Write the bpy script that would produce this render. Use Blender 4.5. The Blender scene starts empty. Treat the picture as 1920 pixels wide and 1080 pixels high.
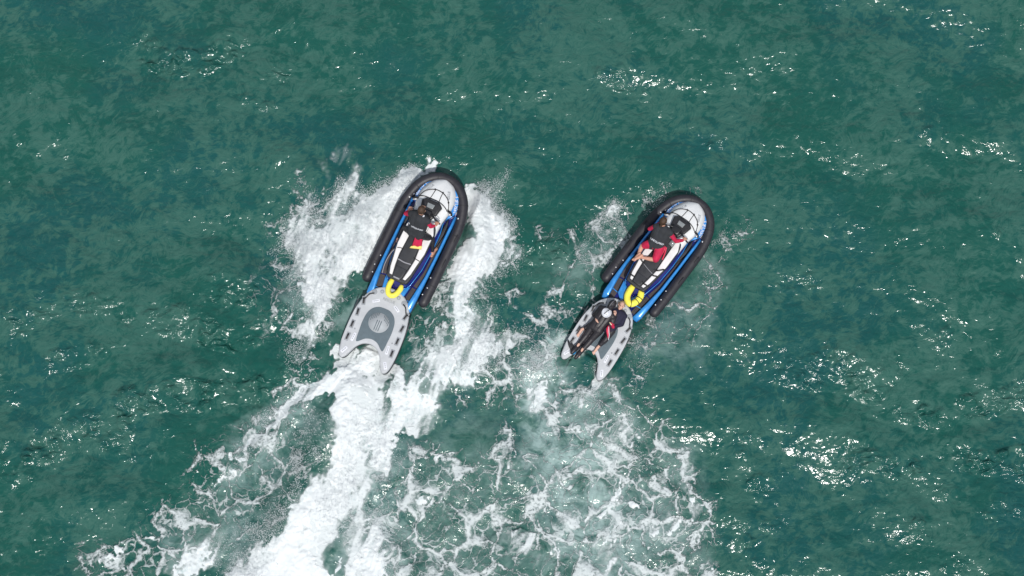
import bpy, bmesh, math, random
import numpy as np
from mathutils import Vector, Matrix
from mathutils.bvhtree import BVHTree
R = math.radians
random.seed(7)
rng = np.random.default_rng(7)
scene = bpy.context.scene
COL = scene.collection

# ------------------------------------------------------------ camera, sky, sun
CAM_D, CAM_P = 32.5, R(75)
cam_d = bpy.data.cameras.new('camera')
cam_d.lens = 50; cam_d.sensor_width = 36; cam_d.clip_end = 3000; cam_d.clip_start = 0.5
cam = bpy.data.objects.new('camera', cam_d); COL.objects.link(cam)
cam.location = (0, -CAM_D*math.cos(CAM_P), CAM_D*math.sin(CAM_P))
cam.rotation_euler = (R(90)-CAM_P, 0, 0)
scene.camera = cam

SUN_EL, SUN_AZ = R(61), R(170)          # azimuth clockwise from +y
world = bpy.data.worlds.new('World'); scene.world = world; world.use_nodes = True
nt = world.node_tree; nt.nodes.clear()
wo = nt.nodes.new('ShaderNodeOutputWorld'); bg = nt.nodes.new('ShaderNodeBackground')
sky = nt.nodes.new('ShaderNodeTexSky'); sky.sky_type = 'NISHITA'; sky.sun_disc = False
sky.sun_elevation = SUN_EL; sky.sun_rotation = SUN_AZ; sky.air_density = 1.2; sky.dust_density = 2
tc = nt.nodes.new('ShaderNodeTexCoord')
cn = nt.nodes.new('ShaderNodeTexNoise'); cn.inputs['Scale'].default_value = 2.6; cn.inputs['Detail'].default_value = 7
cn.inputs['Roughness'].default_value = .58
cr = nt.nodes.new('ShaderNodeValToRGB'); cr.color_ramp.elements[0].position = .47; cr.color_ramp.elements[1].position = .54
mx = nt.nodes.new('ShaderNodeMix'); mx.data_type = 'RGBA'
mx.inputs['B'].default_value = (7.5, 7.7, 7.9, 1)
nt.links.new(tc.outputs['Generated'], cn.inputs['Vector']); nt.links.new(cn.outputs['Fac'], cr.inputs['Fac'])
nt.links.new(cr.outputs['Color'], mx.inputs['Factor']); nt.links.new(sky.outputs['Color'], mx.inputs['A'])
nt.links.new(mx.outputs['Result'], bg.inputs['Color']); nt.links.new(bg.outputs['Background'], wo.inputs['Surface'])
bg.inputs['Strength'].default_value = 0.09
sd = bpy.data.lights.new('sun', 'SUN'); sd.energy = 3.5; sd.angle = R(.53); sd.color = (1, .965, .91)
sun = bpy.data.objects.new('sun', sd); COL.objects.link(sun)
dirv = Vector((math.sin(SUN_AZ)*math.cos(SUN_EL), math.cos(SUN_AZ)*math.cos(SUN_EL), math.sin(SUN_EL)))
sun.rotation_euler = dirv.to_track_quat('Z', 'Y').to_euler()
sun.location = dirv*60
scene.view_settings.view_transform = 'Standard'; scene.view_settings.look = 'None'
scene.view_settings.exposure = 0.0; scene.view_settings.gamma = 1
scene.view_settings.use_curve_mapping = False
try:
    scene.cycles.use_denoising = True
except Exception:
    pass

# ------------------------------------------------------------ survey mapping (sea level <-> photograph)
FPX = 50/36*1920
_cp = np.array(cam.location); _f = -_cp/CAM_D; _r = np.array([1., 0, 0]); _u = np.cross(_r, _f)
def sea_at(px, py, z=0.):
    d = _f*FPX + _r*(px-960) + _u*(540-py)
    return _cp + d*((z-_cp[2])/d[2])
def to_px(X, Y, Z=0):
    qx, qy, qz = X-_cp[0], Y-_cp[1], Z-_cp[2]
    w = qx*_f[0]+qy*_f[1]+qz*_f[2]
    return 960+FPX*(qx*_r[0]+qy*_r[1]+qz*_r[2])/w, 540-FPX*(qx*_u[0]+qy*_u[1]+qz*_u[2])/w

# ------------------------------------------------------------ materials
def mat(name, col, rough=.5, metal=0, coat=0, bump=0, bscale=40, var=0, vscale=8, spec=.5, wear=None):
    m = bpy.data.materials.new(name); m.use_nodes = True
    n = m.node_tree; b = n.nodes['Principled BSDF']
    b.inputs['Base Color'].default_value = (*col, 1); b.inputs['Roughness'].default_value = rough
    b.inputs['Metallic'].default_value = metal; b.inputs['Coat Weight'].default_value = coat
    b.inputs['Coat Roughness'].default_value = .08; b.inputs['Specular IOR Level'].default_value = spec
    t = n.nodes.new('ShaderNodeTexCoord')
    if var:
        nz = n.nodes.new('ShaderNodeTexNoise'); nz.inputs['Scale'].default_value = vscale; nz.inputs['Detail'].default_value = 6
        rp = n.nodes.new('ShaderNodeValToRGB'); rp.color_ramp.elements[0].position = .3; rp.color_ramp.elements[1].position = .7
        w = wear or tuple(c*(1-var) for c in col)
        rp.color_ramp.elements[0].color = (*w, 1); rp.color_ramp.elements[1].color = (*[min(.95, c*(1+var*.5)) for c in col], 1)
        n.links.new(t.outputs['Object'], nz.inputs['Vector']); n.links.new(nz.outputs['Fac'], rp.inputs['Fac'])
        n.links.new(rp.outputs['Color'], b.inputs['Base Color'])
        mr = n.nodes.new('ShaderNodeMapRange'); mr.inputs['To Min'].default_value = max(0, rough-.12); mr.inputs['To Max'].default_value = min(1, rough+.12)
        n.links.new(nz.outputs['Fac'], mr.inputs['Value']); n.links.new(mr.outputs['Result'], b.inputs['Roughness'])
    if bump:
        nb = n.nodes.new('ShaderNodeTexNoise'); nb.inputs['Scale'].default_value = bscale; nb.inputs['Detail'].default_value = 4
        bp = n.nodes.new('ShaderNodeBump'); bp.inputs['Strength'].default_value = bump; bp.inputs['Distance'].default_value = .01
        n.links.new(t.outputs['Object'], nb.inputs['Vector']); n.links.new(nb.outputs['Fac'], bp.inputs['Height'])
        n.links.new(bp.outputs['Normal'], b.inputs['Normal'])
    return m
M = dict(
 navy=mat('navy_gelcoat', (.008, .010, .17), .25, .2, .8, var=.3),
 blue=mat('bright_blue_gelcoat', (.030, .25, .66), .28, .15, .8, var=.15),
 white=mat('white_gelcoat', (.70, .715, .73), .35, 0, .4, var=.06, vscale=5),
 seatwhite=mat('white_vinyl', (.70, .69, .70), .55, bump=.3, bscale=60, var=.08),
 seatblack=mat('black_vinyl', (.022, .024, .030), .5, bump=.5, bscale=90, var=.3),
 plastic=mat('black_plastic', (.014, .014, .017), .38, bump=.2, var=.3, vscale=20),
 mat=mat('footwell_matting', (.045, .042, .05), .85, bump=.8, bscale=70, var=.35, vscale=12, wear=(.075, .06, .055)),
 tube=mat('black_hypalon', (.020, .019, .026), .52, bump=.35, bscale=14, var=.25, vscale=6),
 seam=mat('seam_tape', (.016, .016, .02), .6),
 yellow=mat('yellow_foam', (.86, .78, .09), .5, bump=.3, bscale=25, var=.1),
 boardgrey=mat('grey_board_fabric', (.43, .45, .48), .6, bump=.3, bscale=30, var=.1, vscale=5),
 boardside=mat('dark_board_side', (.05, .055, .065), .55, var=.2),
 pad=mat('slate_deck_pad', (.105, .14, .165), .85, bump=.7, bscale=120, var=.12, vscale=10),
 disc=mat('pale_grey_print', (.36, .39, .42), .8, bump=.4, bscale=120, var=.08),
 patch=mat('mid_grey_patch', (.26, .28, .31), .7, var=.15),
 decal=mat('white_decal', (.62, .64, .70), .5, var=.05),
 red=mat('red_cloth', (.46, .008, .055), .8, bump=.6, bscale=18, var=.3, vscale=9),
 redtube=mat('red_vinyl', (.62, .03, .08), .45, bump=.2, var=.15),
 vest=mat('charcoal_cloth', (.022, .025, .031), .85, bump=.6, bscale=22, var=.35, vscale=9),
 wetsuit=mat('black_neoprene', (.016, .014, .019), .5, bump=.5, bscale=16, var=.3, vscale=7),
 navycloth=mat('navy_cloth', (.009, .009, .032), .8, bump=.6, bscale=22, var=.3),
 skin=mat('skin', (.52, .27, .19), .55, bump=.2, bscale=30, var=.12, vscale=10),
 skinpale=mat('skin_pale', (.60, .36, .28), .55, bump=.2, bscale=30, var=.12, vscale=10),
 hairbrown=mat('brown_hair', (.055, .028, .014), .6, bump=1, bscale=60, var=.5, vscale=25),
 hairfair=mat('fair_hair', (.32, .22, .13), .65, bump=1, bscale=60, var=.4, vscale=25),
 eye=mat('eye', (.03, .02, .02), .2), lip=mat('lip', (.38, .12, .10), .5),
 metal=mat('pale_metal', (.55, .55, .56), .35, .6), cord=mat('grey_cord', (.28, .28, .31), .7),
 cream=mat('cream_print', (.70, .66, .45), .6), finblue=mat('blue_rubber', (.02, .25, .55), .4),
 screen=mat('grey_display', (.22, .24, .25), .2, 0, .5, var=.2, vscale=40),
)
# water
def water_material():
    m = bpy.data.materials.new('sea_water'); m.use_nodes = True
    n = m.node_tree; L = n.links; b = n.nodes['Principled BSDF']
    def N(t, **k):
        x = n.nodes.new(t)
        for a, v in k.items():
            if a in x.inputs: x.inputs[a].default_value = v
            else: setattr(x, a, v)
        return x
    def MA(op, a, b_=None, c=None, clamp=False):
        x = n.nodes.new('ShaderNodeMath'); x.operation = op; x.use_clamp = clamp
        for i, v in enumerate((a, b_, c)):
            if v is None: continue
            if isinstance(v, (int, float)): x.inputs[i].default_value = v
            else: L.new(v, x.inputs[i])
        return x.outputs[0]
    def smooth(v, lo, hi):
        x = n.nodes.new('ShaderNodeMapRange'); x.interpolation_type = 'SMOOTHSTEP'
        for k, q in (('Value', v), ('From Min', lo), ('From Max', hi)):
            if isinstance(q, (int, float)): x.inputs[k].default_value = q
            else: L.new(q, x.inputs[k])
        return x.outputs['Result']
    geo = N('ShaderNodeNewGeometry'); P = geo.outputs['Position']
    def noise(scale, det=5, rough=.55, dist=0, vec=P, out='Fac'):
        x = N('ShaderNodeTexNoise'); x.inputs['Scale'].default_value = scale; x.inputs['Detail'].default_value = det
        x.inputs['Roughness'].default_value = rough; x.inputs['Distortion'].default_value = dist
        L.new(vec, x.inputs['Vector']); return x.outputs[out]
    def attr(nm):
        x = N('ShaderNodeAttribute'); x.attribute_name = nm; return x.outputs['Fac']
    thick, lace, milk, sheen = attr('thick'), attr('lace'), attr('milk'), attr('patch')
    # body colour: green-teal with bluer drifts, plus paler patches painted as sky reflection
    def mixc(f, A, B):
        x = N('ShaderNodeMix'); x.data_type = 'RGBA'; 
        if isinstance(f, (int, float)): x.inputs['Factor'].default_value = f
        else: L.new(f, x.inputs['Factor'])
        for k, v in (('A', A), ('B', B)):
            if isinstance(v, tuple): x.inputs[k].default_value = (*v, 1)
            else: L.new(v, x.inputs[k])
        return x.outputs['Result']
    c = mixc(smooth(noise(.22, 4), .42, .62), (.0085, .073, .058), (.0085, .070, .068))
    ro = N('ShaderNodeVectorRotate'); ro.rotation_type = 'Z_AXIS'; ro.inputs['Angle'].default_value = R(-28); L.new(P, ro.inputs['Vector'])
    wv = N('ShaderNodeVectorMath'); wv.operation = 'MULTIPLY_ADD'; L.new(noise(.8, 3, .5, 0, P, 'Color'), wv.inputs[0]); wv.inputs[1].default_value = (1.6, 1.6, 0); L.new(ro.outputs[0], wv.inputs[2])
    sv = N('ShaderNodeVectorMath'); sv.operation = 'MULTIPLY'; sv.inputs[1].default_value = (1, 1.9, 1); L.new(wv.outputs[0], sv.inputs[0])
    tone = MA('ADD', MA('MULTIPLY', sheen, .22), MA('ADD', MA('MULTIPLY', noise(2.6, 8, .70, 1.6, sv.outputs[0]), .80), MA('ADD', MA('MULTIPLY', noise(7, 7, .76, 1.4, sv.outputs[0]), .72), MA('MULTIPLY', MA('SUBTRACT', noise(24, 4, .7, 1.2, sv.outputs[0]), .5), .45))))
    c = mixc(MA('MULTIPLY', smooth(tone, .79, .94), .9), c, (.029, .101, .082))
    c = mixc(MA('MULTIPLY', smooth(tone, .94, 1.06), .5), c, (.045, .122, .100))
    # milk: aerated water under the surface
    mk = MA('MULTIPLY', MA('MULTIPLY', milk, 1.15), smooth(noise(2.2, 7, .66, .8), .30, .66), None, True)
    c = mixc(mk, c, (.34, .46, .45))
    # lace foam
    w1 = N('ShaderNodeVectorMath'); w1.operation = 'MULTIPLY_ADD'; L.new(noise(1.1, 3, .5, 0, P, 'Color'), w1.inputs[0])
    w1.inputs[1].default_value = (1.1, 1.1, 0); L.new(P, w1.inputs[2])
    w2 = N('ShaderNodeVectorMath'); w2.operation = 'MULTIPLY_ADD'; L.new(noise(5.5, 4, .6, 0, P, 'Color'), w2.inputs[0])
    w2.inputs[1].default_value = (.28, .28, 0); L.new(w1.outputs[0], w2.inputs[2])
    flat = N('ShaderNodeVectorMath'); flat.operation = 'MULTIPLY'; flat.inputs[1].default_value = (1, 1, 0); L.new(w2.outputs[0], flat.inputs[0])
    feather = MA('MULTIPLY', MA('SUBTRACT', noise(9, 6, .68, 1.0), .47), .45)
    def web(scale, lo, hi):
        v = N('ShaderNodeTexVoronoi'); v.feature = 'DISTANCE_TO_EDGE'; v.inputs['Scale'].default_value = scale
        L.new(flat.outputs[0], v.inputs['Vector'])
        # line half width modulated by noise and by the amount of foam
        wd = MA('MULTIPLY', smooth(noise(1.6, 3), .32, .72), MA('MULTIPLY_ADD', lace, hi, lo))
        return MA('SUBTRACT', 1, smooth(MA('DIVIDE', MA('ADD', v.outputs['Distance'], MA('MULTIPLY', feather, .5/scale)), MA('ADD', wd, .002)), .25, 1.15), None, True)
    wb = MA('MAXIMUM', web(1.25, .02, .22), MA('MULTIPLY', web(3.4, 0, .16), .7))
    # broken fine foam
    fine = smooth(MA('ADD', noise(11, 6, .70, 1.2), MA('MULTIPLY', lace, .22)), .66, .84)
    gate = smooth(MA('ADD', noise(2.0, 4, .6, .5), MA('MULTIPLY', lace, .40)), .60, .82)
    lc = MA('MAXIMUM', MA('MULTIPLY', wb, smooth(MA('ADD', noise(16, 4, .7), MA('MULTIPLY', lace, .25)), .36, .62)), MA('MULTIPLY', MA('MULTIPLY', fine, gate), .4))
    lc = MA('MULTIPLY', lc, smooth(lace, .02, .25), None, True)
    # thick foam: ragged mask from the swept foam density and grain
    g = MA('ADD', MA('MULTIPLY', noise(2.4, 6, .62, .8), .55), MA('MULTIPLY', noise(11, 5, .7, .8), .45))
    tk = smooth(MA('ADD', g, thick), .86, 1.26)
    soft = MA('MULTIPLY', smooth(thick, .10, .8), .30)
    F = MA('MAXIMUM', MA('MAXIMUM', MA('MULTIPLY', lc, .76), MA('MULTIPLY', tk, .9)), soft, None, True)
    c2 = mixc(F, c, (.64, .685, .705))
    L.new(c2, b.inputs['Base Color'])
    L.new(MA('MULTIPLY_ADD', F, .74, .13), b.inputs['Roughness'])
    b.inputs['IOR'].default_value = 1.34
    # ripples
    st = N('ShaderNodeVectorMath'); st.operation = 'MULTIPLY'; st.inputs[1].default_value = (1, 1.5, 1); L.new(P, st.inputs[0])
    rp = MA('ADD', MA('MULTIPLY', noise(4.5, 3, .5, .9, st.outputs[0]), 1.0), MA('MULTIPLY', noise(16, 2, .5, .5, st.outputs[0]), .04))
    h = MA('ADD', MA('MULTIPLY', rp, MA('MULTIPLY_ADD', attr('gust'), .055, .024)), MA('MULTIPLY', F, .03))
    bp = N('ShaderNodeBump'); bp.inputs['Strength'].default_value = 1; bp.inputs['Distance'].default_value = 1
    L.new(h, bp.inputs['Height']); L.new(bp.outputs['Normal'], b.inputs['Normal'])
    return m
def foam_material():
    m = mat('white_foam', (.66, .70, .72), .9, bump=0)
    n = m.node_tree; L = n.links; b = n.nodes['Principled BSDF']
    g = n.nodes.new('ShaderNodeNewGeometry')
    a = n.nodes.new('ShaderNodeTexNoise'); a.inputs['Scale'].default_value = 5; a.inputs['Detail'].default_value = 8; a.inputs['Roughness'].default_value = .68; a.inputs['Distortion'].default_value = .6
    at = n.nodes.new('ShaderNodeAttribute'); at.attribute_name = 'cover'
    ad = n.nodes.new('ShaderNodeMath'); ad.operation = 'ADD'
    rp = n.nodes.new('ShaderNodeMapRange'); rp.interpolation_type = 'SMOOTHSTEP'; rp.inputs['From Min'].default_value = .55; rp.inputs['From Max'].default_value = 1.0
    mx = n.nodes.new('ShaderNodeMix'); mx.data_type = 'RGBA'; mx.inputs['A'].default_value = (.33, .44, .45, 1); mx.inputs['B'].default_value = (.66, .70, .72, 1)
    L.new(g.outputs['Position'], a.inputs['Vector']); L.new(a.outputs['Fac'], ad.inputs[0]); L.new(at.outputs['Fac'], ad.inputs[1])
    L.new(ad.outputs[0], rp.inputs['Value']); L.new(rp.outputs['Result'], mx.inputs['Factor']); L.new(mx.outputs['Result'], b.inputs['Base Color'])
    # streaks drawn out along the jet
    mp = n.nodes.new('ShaderNodeMapping'); mp.vector_type = 'POINT'; mp.inputs['Rotation'].default_value = (0, 0, R(19)); mp.inputs['Scale'].default_value = (3.2, .8, 1)
    k = n.nodes.new('ShaderNodeTexNoise'); k.inputs['Scale'].default_value = 1.6; k.inputs['Detail'].default_value = 7; k.inputs['Roughness'].default_value = .62; k.inputs['Distortion'].default_value = 1.0
    L.new(g.outputs['Position'], mp.inputs['Vector']); L.new(mp.outputs['Vector'], k.inputs['Vector'])
    kr = n.nodes.new('ShaderNodeMapRange'); kr.interpolation_type = 'SMOOTHSTEP'; kr.inputs['From Min'].default_value = .36; kr.inputs['From Max'].default_value = .62; kr.inputs['To Min'].default_value = .55
    L.new(k.outputs['Fac'], kr.inputs['Value'])
    mu = n.nodes.new('ShaderNodeMath'); mu.operation = 'MULTIPLY'; L.new(kr.outputs['Result'], mu.inputs[0]); L.new(rp.outputs['Result'], mu.inputs[1])
    sm = n.nodes.new('ShaderNodeMix'); sm.data_type = 'FLOAT'; L.new(at.outputs['Fac'], sm.inputs['Factor']); L.new(mu.outputs[0], sm.inputs['A']); L.new(rp.outputs['Result'], sm.inputs['B'])
    L.new(sm.outputs['Result'], mx.inputs['Factor'])
    f = n.nodes.new('ShaderNodeTexNoise'); f.inputs['Scale'].default_value = 22; f.inputs['Detail'].default_value = 6; f.inputs['Roughness'].default_value = .7
    bp = n.nodes.new('ShaderNodeBump'); bp.inputs['Strength'].default_value = .25; bp.inputs['Distance'].default_value = .015
    L.new(g.outputs['Position'], f.inputs['Vector']); L.new(f.outputs['Fac'], bp.inputs['Height']); L.new(bp.outputs['Normal'], b.inputs['Normal'])
    return m
M['water'] = water_material(); M['foam'] = foam_material()

# ------------------------------------------------------------ helpers
def link(o, parent=None):
    COL.objects.link(o)
    if parent: o.parent = parent
    return o
def tag(o, label=None, cat=None, group=None, kind=None):
    if label: o['label'] = label
    if cat: o['category'] = cat
    if group: o['group'] = group
    if kind: o['kind'] = kind
    return o
def obj(name, bm, material, parent=None, smooth=True):
    me = bpy.data.meshes.new(name)
    bmesh.ops.recalc_face_normals(bm, faces=bm.faces)
    bm.to_mesh(me); bm.free()
    if smooth: me.polygons.foreach_set('use_smooth', [True]*len(me.polygons))
    me.materials.append(material)
    return link(bpy.data.objects.new(name, me), parent)
def empty(name, matrix):
    o = bpy.data.objects.new(name, None); COL.objects.link(o); o.matrix_world = matrix; o.empty_display_size = .2
    return o
def loft(sections, bm=None, closed=True):
    bm = bm or bmesh.new()
    rows = [[bm.verts.new(p) for p in s] for s in sections]
    n = len(rows[0])
    for a, b in zip(rows, rows[1:]):
        for i in range(n if closed else n-1):
            j = (i+1) % n
            try: bm.faces.new((a[i], a[j], b[j], b[i]))
            except ValueError: pass
    if closed:
        bm.faces.new(rows[0]); bm.faces.new(rows[-1][::-1])
    return bm
def slab(outline, z0, z1, bev=.0, seg=2, bm=None, zf=None):
    bm2 = bmesh.new()
    vs = [bm2.verts.new((x, y, z0)) for x, y in outline]
    f = bm2.faces.new(vs)
    r = bmesh.ops.extrude_face_region(bm2, geom=[f])
    top = [v for v in r['geom'] if isinstance(v, bmesh.types.BMVert)]
    for v in top: v.co.z = z1
    if bev:
        ed = [e for e in bm2.edges if (e.verts[0] in top) and (e.verts[1] in top)]
        bmesh.ops.bevel(bm2, geom=ed, offset=bev, segments=seg, affect='EDGES', profile=.6)
    if zf:
        for v in bm2.verts: v.co.z += zf(v.co.x, v.co.y)
    if bm is None: return bm2
    me = bpy.data.meshes.new('tmp'); bm2.to_mesh(me); bm2.free(); bm.from_mesh(me); bpy.data.meshes.remove(me)
    return bm
def catmull(pts, n=6, closed=False):
    pts = [Vector(p) for p in pts]; out = []
    m = len(pts)
    rngi = range(m if closed else m-1)
    for i in rngi:
        if closed: p0, p1, p2, p3 = pts[(i-1) % m], pts[i], pts[(i+1) % m], pts[(i+2) % m]
        else: p0, p1, p2, p3 = pts[max(i-1, 0)], pts[i], pts[i+1], pts[min(i+2, m-1)]
        for k in range(n):
            t = k/n
            out.append(.5*((2*p1)+(p2-p0)*t+(2*p0-5*p1+4*p2-p3)*t*t+(3*p1-3*p2+p3-p0)*t**3))
    if not closed: out.append(pts[-1])
    return out
def tube(path, rad, bm=None, seg=10, caps=True):
    """path: list of Vector; rad: number or list; ends rounded"""
    bm = bm or bmesh.new()
    path = [Vector(p) for p in path]; n = len(path)
    rad = [rad]*n if isinstance(rad, (int, float)) else list(rad)
    if caps:
        d0 = (path[0]-path[1]).normalized(); d1 = (path[-1]-path[-2]).normalized()
        pre = [(path[0]+d0*rad[0]*math.sin(a), rad[0]*math.cos(a)) for a in (R(86), R(60), R(30))]
        post = [(path[-1]+d1*rad[-1]*math.sin(a), rad[-1]*math.cos(a)) for a in (R(30), R(60), R(86))]
        path = [p for p, _ in pre]+path+[p for p, _ in post]; rad = [r for _, r in pre]+rad+[r for _, r in post]
    rows = []; up = Vector((0, 0, 1)); prev = None
    for i, p in enumerate(path):
        t = (path[min(i+1, len(path)-1)]-path[max(i-1, 0)]).normalized()
        if prev is None:
            a = t.cross(up)
            if a.length < .01: a = t.cross(Vector((1, 0, 0)))
            a.normalize()
        else:
            a = (prev-t*prev.dot(t)).normalized()
        prev = a; b = t.cross(a)
        rows.append([p+(a*math.cos(2*math.pi*k/seg)+b*math.sin(2*math.pi*k/seg))*rad[i] for k in range(seg)])
    return loft(rows, bm)
def ellipsoid(c, r, bm=None, seg=16, rings=10, rot=None):
    bm = bm or bmesh.new()
    mtx = Matrix.Translation(c) @ (rot.to_4x4() if rot else Matrix.Identity(4)) @ Matrix.Diagonal((*r, 1))
    bmesh.ops.create_uvsphere(bm, u_segments=seg, v_segments=rings, radius=1, matrix=mtx)
    return bm
def box(c, s, bm=None, bev=.004, rot=None):
    bm2 = bmesh.new()
    bmesh.ops.create_cube(bm2, size=1, matrix=Matrix.Translation(c) @ (rot.to_4x4() if rot else Matrix.Identity(4)) @ Matrix.Diagonal((*s, 1)))
    if bev: bmesh.ops.bevel(bm2, geom=list(bm2.edges), offset=bev, segments=2, affect='EDGES')
    if bm is None: return bm2
    me = bpy.data.meshes.new('tmp'); bm2.to_mesh(me); bm2.free(); bm.from_mesh(me); bpy.data.meshes.remove(me)
    return bm
def fuse(bm, voxel, it=4):
    """voxel-fuse overlapping closed solids into ONE continuous skin; returns a mesh"""
    bmesh.ops.recalc_face_normals(bm, faces=bm.faces)
    me = bpy.data.meshes.new('tmp'); bm.to_mesh(me); bm.free()
    o = bpy.data.objects.new('tmp', me); COL.objects.link(o)
    r = o.modifiers.new('r', 'REMESH'); r.mode = 'VOXEL'; r.voxel_size = voxel; r.use_smooth_shade = True
    s = o.modifiers.new('s', 'SMOOTH'); s.iterations = it; s.factor = .5
    dg = bpy.context.evaluated_depsgraph_get(); dg.update()
    out = bpy.data.meshes.new_from_object(o.evaluated_get(dg))
    bpy.data.objects.remove(o); bpy.data.meshes.remove(me)
    out.polygons.foreach_set('use_smooth', [True]*len(out.polygons))
    return out
def limb(bm, pts, rads, seg=10):
    return tube([Vector(p) for p in pts], rads, bm, seg)
def fused(name, bm, voxel, material, parent, it=4):
    me = fuse(bm, voxel, it); me.name = name; me.materials.clear(); me.materials.append(material)
    return link(bpy.data.objects.new(name, me), parent)
def bvh_of(objs):
    """BVH in the common parent's space"""
    vs, fs = [], []
    for o in objs:
        k = len(vs); vs += [v.co.copy() for v in o.data.vertices]; fs += [[i+k for i in p.vertices] for p in o.data.polygons]
    return BVHTree.FromPolygons(vs, fs)
def drop(bvh, x, y, lift, z0=3., fallback=.4):
    h = bvh.ray_cast(Vector((x, y, z0)), Vector((0, 0, -1)))
    return (h[0].z if h[0] else fallback)+lift
def cord_on(bvh, pts, rad, n=8, lift=None):
    p = catmull([(x, y, 0) for x, y in pts], n)
    return tube([Vector((q.x, q.y, drop(bvh, q.x, q.y, rad*.8 if lift is None else lift))) for q in p], rad, seg=6)
def text_mesh(s, size, extr=0.0):
    c = bpy.data.curves.new('t', 'FONT'); c.body = s; c.size = size; c.align_x = 'CENTER'; c.align_y = 'CENTER'; c.extrude = extr; c.offset = size*.02
    c.resolution_u = 3
    o = bpy.data.objects.new('t', c); COL.objects.link(o)
    dg = bpy.context.evaluated_depsgraph_get(); dg.update()
    me = bpy.data.meshes.new_from_object(o.evaluated_get(dg)); bpy.data.objects.remove(o); bpy.data.curves.remove(c)
    return me
def text_on(name, s, size, bvh, mtx, axis, lift, material, parent, sx=1):
    """letters laid on a surface: placed by mtx in parent space, then pushed along axis to the surface"""
    me = text_mesh(s, size)
    bm = bmesh.new(); bm.from_mesh(me); bpy.data.meshes.remove(me)
    bmesh.ops.subdivide_edges(bm, edges=[e for e in bm.edges if e.calc_length() > size*.3], cuts=1)
    bmesh.ops.triangulate(bm, faces=bm.faces)
    ax = Vector(axis).normalized()
    for v in bm.verts:
        p = mtx @ Vector((v.co.x*sx, v.co.y, 0))
        h = bvh.ray_cast(p-ax*.5, ax)
        v.co = (h[0]-ax*lift) if h[0] else p+ax*.37
    return obj(name, bm, material, parent)
def on_heading(px, py, z, head, du=0, dv=0):
    h = R(head); o = sea_at(px, py, z)
    fw = Vector((math.sin(h), math.cos(h), 0)); rt = Vector((math.cos(h), -math.sin(h), 0))
    return Vector((o[0], o[1], 0))+rt*du+fw*dv
def place(loc, z, head, pitch=0, roll=0, sc=1):
    return Matrix.Translation((loc.x, loc.y, z)) @ Matrix.Rotation(-R(head), 4, 'Z') @ Matrix.Rotation(R(pitch), 4, 'X') @ Matrix.Rotation(R(roll), 4, 'Y') @ Matrix.Scale(sc, 4)

MA_ = place(on_heading(738, 590, .3, 25, -.22, .12), .03, 25, 4, 0, 1.05)       # left jet ski
MB_ = place(on_heading(1166, 594, .3, 37.5, -.15, .12), .02, 37.5, 1.5, -1, 1.0)   # right jet ski
SA_ = place(on_heading(700, 620, .3, 22, .06, 0), .20, 22, 7, 0, 1.0)
SB_ = place(on_heading(1134, 642, .3, 32, -.16, 0), .14, 32, 9.5, 1, 1.0) @ Matrix.Diagonal((.91, .97, 1, 1))
SKIS = [(MA_, 1), (MB_, 1)]

# ------------------------------------------------------------ sea surface
LX, LY, NX, NY = 28.0, 17.6, 1176, 740
X0, Y0 = -14.0, -8.3
kx = np.fft.fftfreq(NX, LX/NX)*2*np.pi; ky = np.fft.rfftfreq(NX, 1)  # placeholder, replaced below
kx = np.fft.fftfreq(NX, LX/NX)*2*np.pi; ky = np.fft.fftfreq(NY, LY/NY)*2*np.pi
KX, KY = np.meshgrid(kx, ky); K = np.hypot(KX, KY); K[0, 0] = 1e-6
def spectral(amp, seed):
    g = np.random.default_rng(seed)
    s = np.fft.fft2(g.standard_normal((NY, NX)))*amp; s[0, 0] = 0
    return s
def fieldn(lo, hi, slope=1.5, seed=1, stretch=(1, 1)):
    k = np.hypot(KX*stretch[0], KY*stretch[1])
    lam = 2*np.pi/np.maximum(k, 1e-6)
    a = np.where((lam > lo) & (lam < hi), np.maximum(k, 1e-3)**(-slope), 0)
    f = np.real(np.fft.ifft2(spectral(a, seed))); f -= f.mean(); return f/f.std()
def uni(f): return 1/(1+np.exp(-1.7*f))        # roughly uniform 0..1
# wind waves: directional spectrum, choppy crests
wdir = R(250)
cosd = np.abs((KX*math.cos(wdir)+KY*math.sin(wdir))/K)
lam = 2*np.pi/K
amp = K**-2.35*np.exp(-(lam/4.2)**2*.5)*(lam > .07)*(.30+.70*cosd**2)
S = spectral(amp, 11)
hgt = np.real(np.fft.ifft2(S))
sx = np.real(np.fft.ifft2(1j*KX*S)); sy = np.real(np.fft.ifft2(1j*KY*S))
scale = .145/math.sqrt((sx**2+sy**2).mean())
hgt *= scale; sx *= scale; sy *= scale
dx = np.real(np.fft.ifft2(-1j*KX/K*S))*scale; dy = np.real(np.fft.ifft2(-1j*KY/K*S))*scale
gx = X0+np.arange(NX)*LX/NX; gy = Y0+np.arange(NY)*LY/NY
GX, GY = np.meshgrid(gx, gy)
PX, PY = to_px(GX, GY)
warp = 13*fieldn(.5, 3, 1.6, 21), 13*fieldn(.5, 3, 1.6, 22)
WX, WY = PX+warp[0]+4*fieldn(.1, .5, 1, 23), PY+warp[1]+4*fieldn(.1, .5, 1, 24)
def strokes(lst, X=None, Y=None, comb='max'):
    X = WX if X is None else X; Y = WY if Y is None else Y
    D = np.zeros_like(X)
    for (x0, y0, r0, x1, y1, r1, s, *e) in lst:
        vx, vy = x1-x0, y1-y0; L2 = vx*vx+vy*vy+1e-6
        t = np.clip(((X-x0)*vx+(Y-y0)*vy)/L2, 0, 1)
        d = np.hypot(X-x0-t*vx, Y-y0-t*vy)/(r0+t*(r1-r0))
        q = np.clip((1.25-d)/(e[0] if e else .7), 0, 1); q = q*q*(3-2*q)
        D = np.maximum(D, s*q)
    return D
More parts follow.
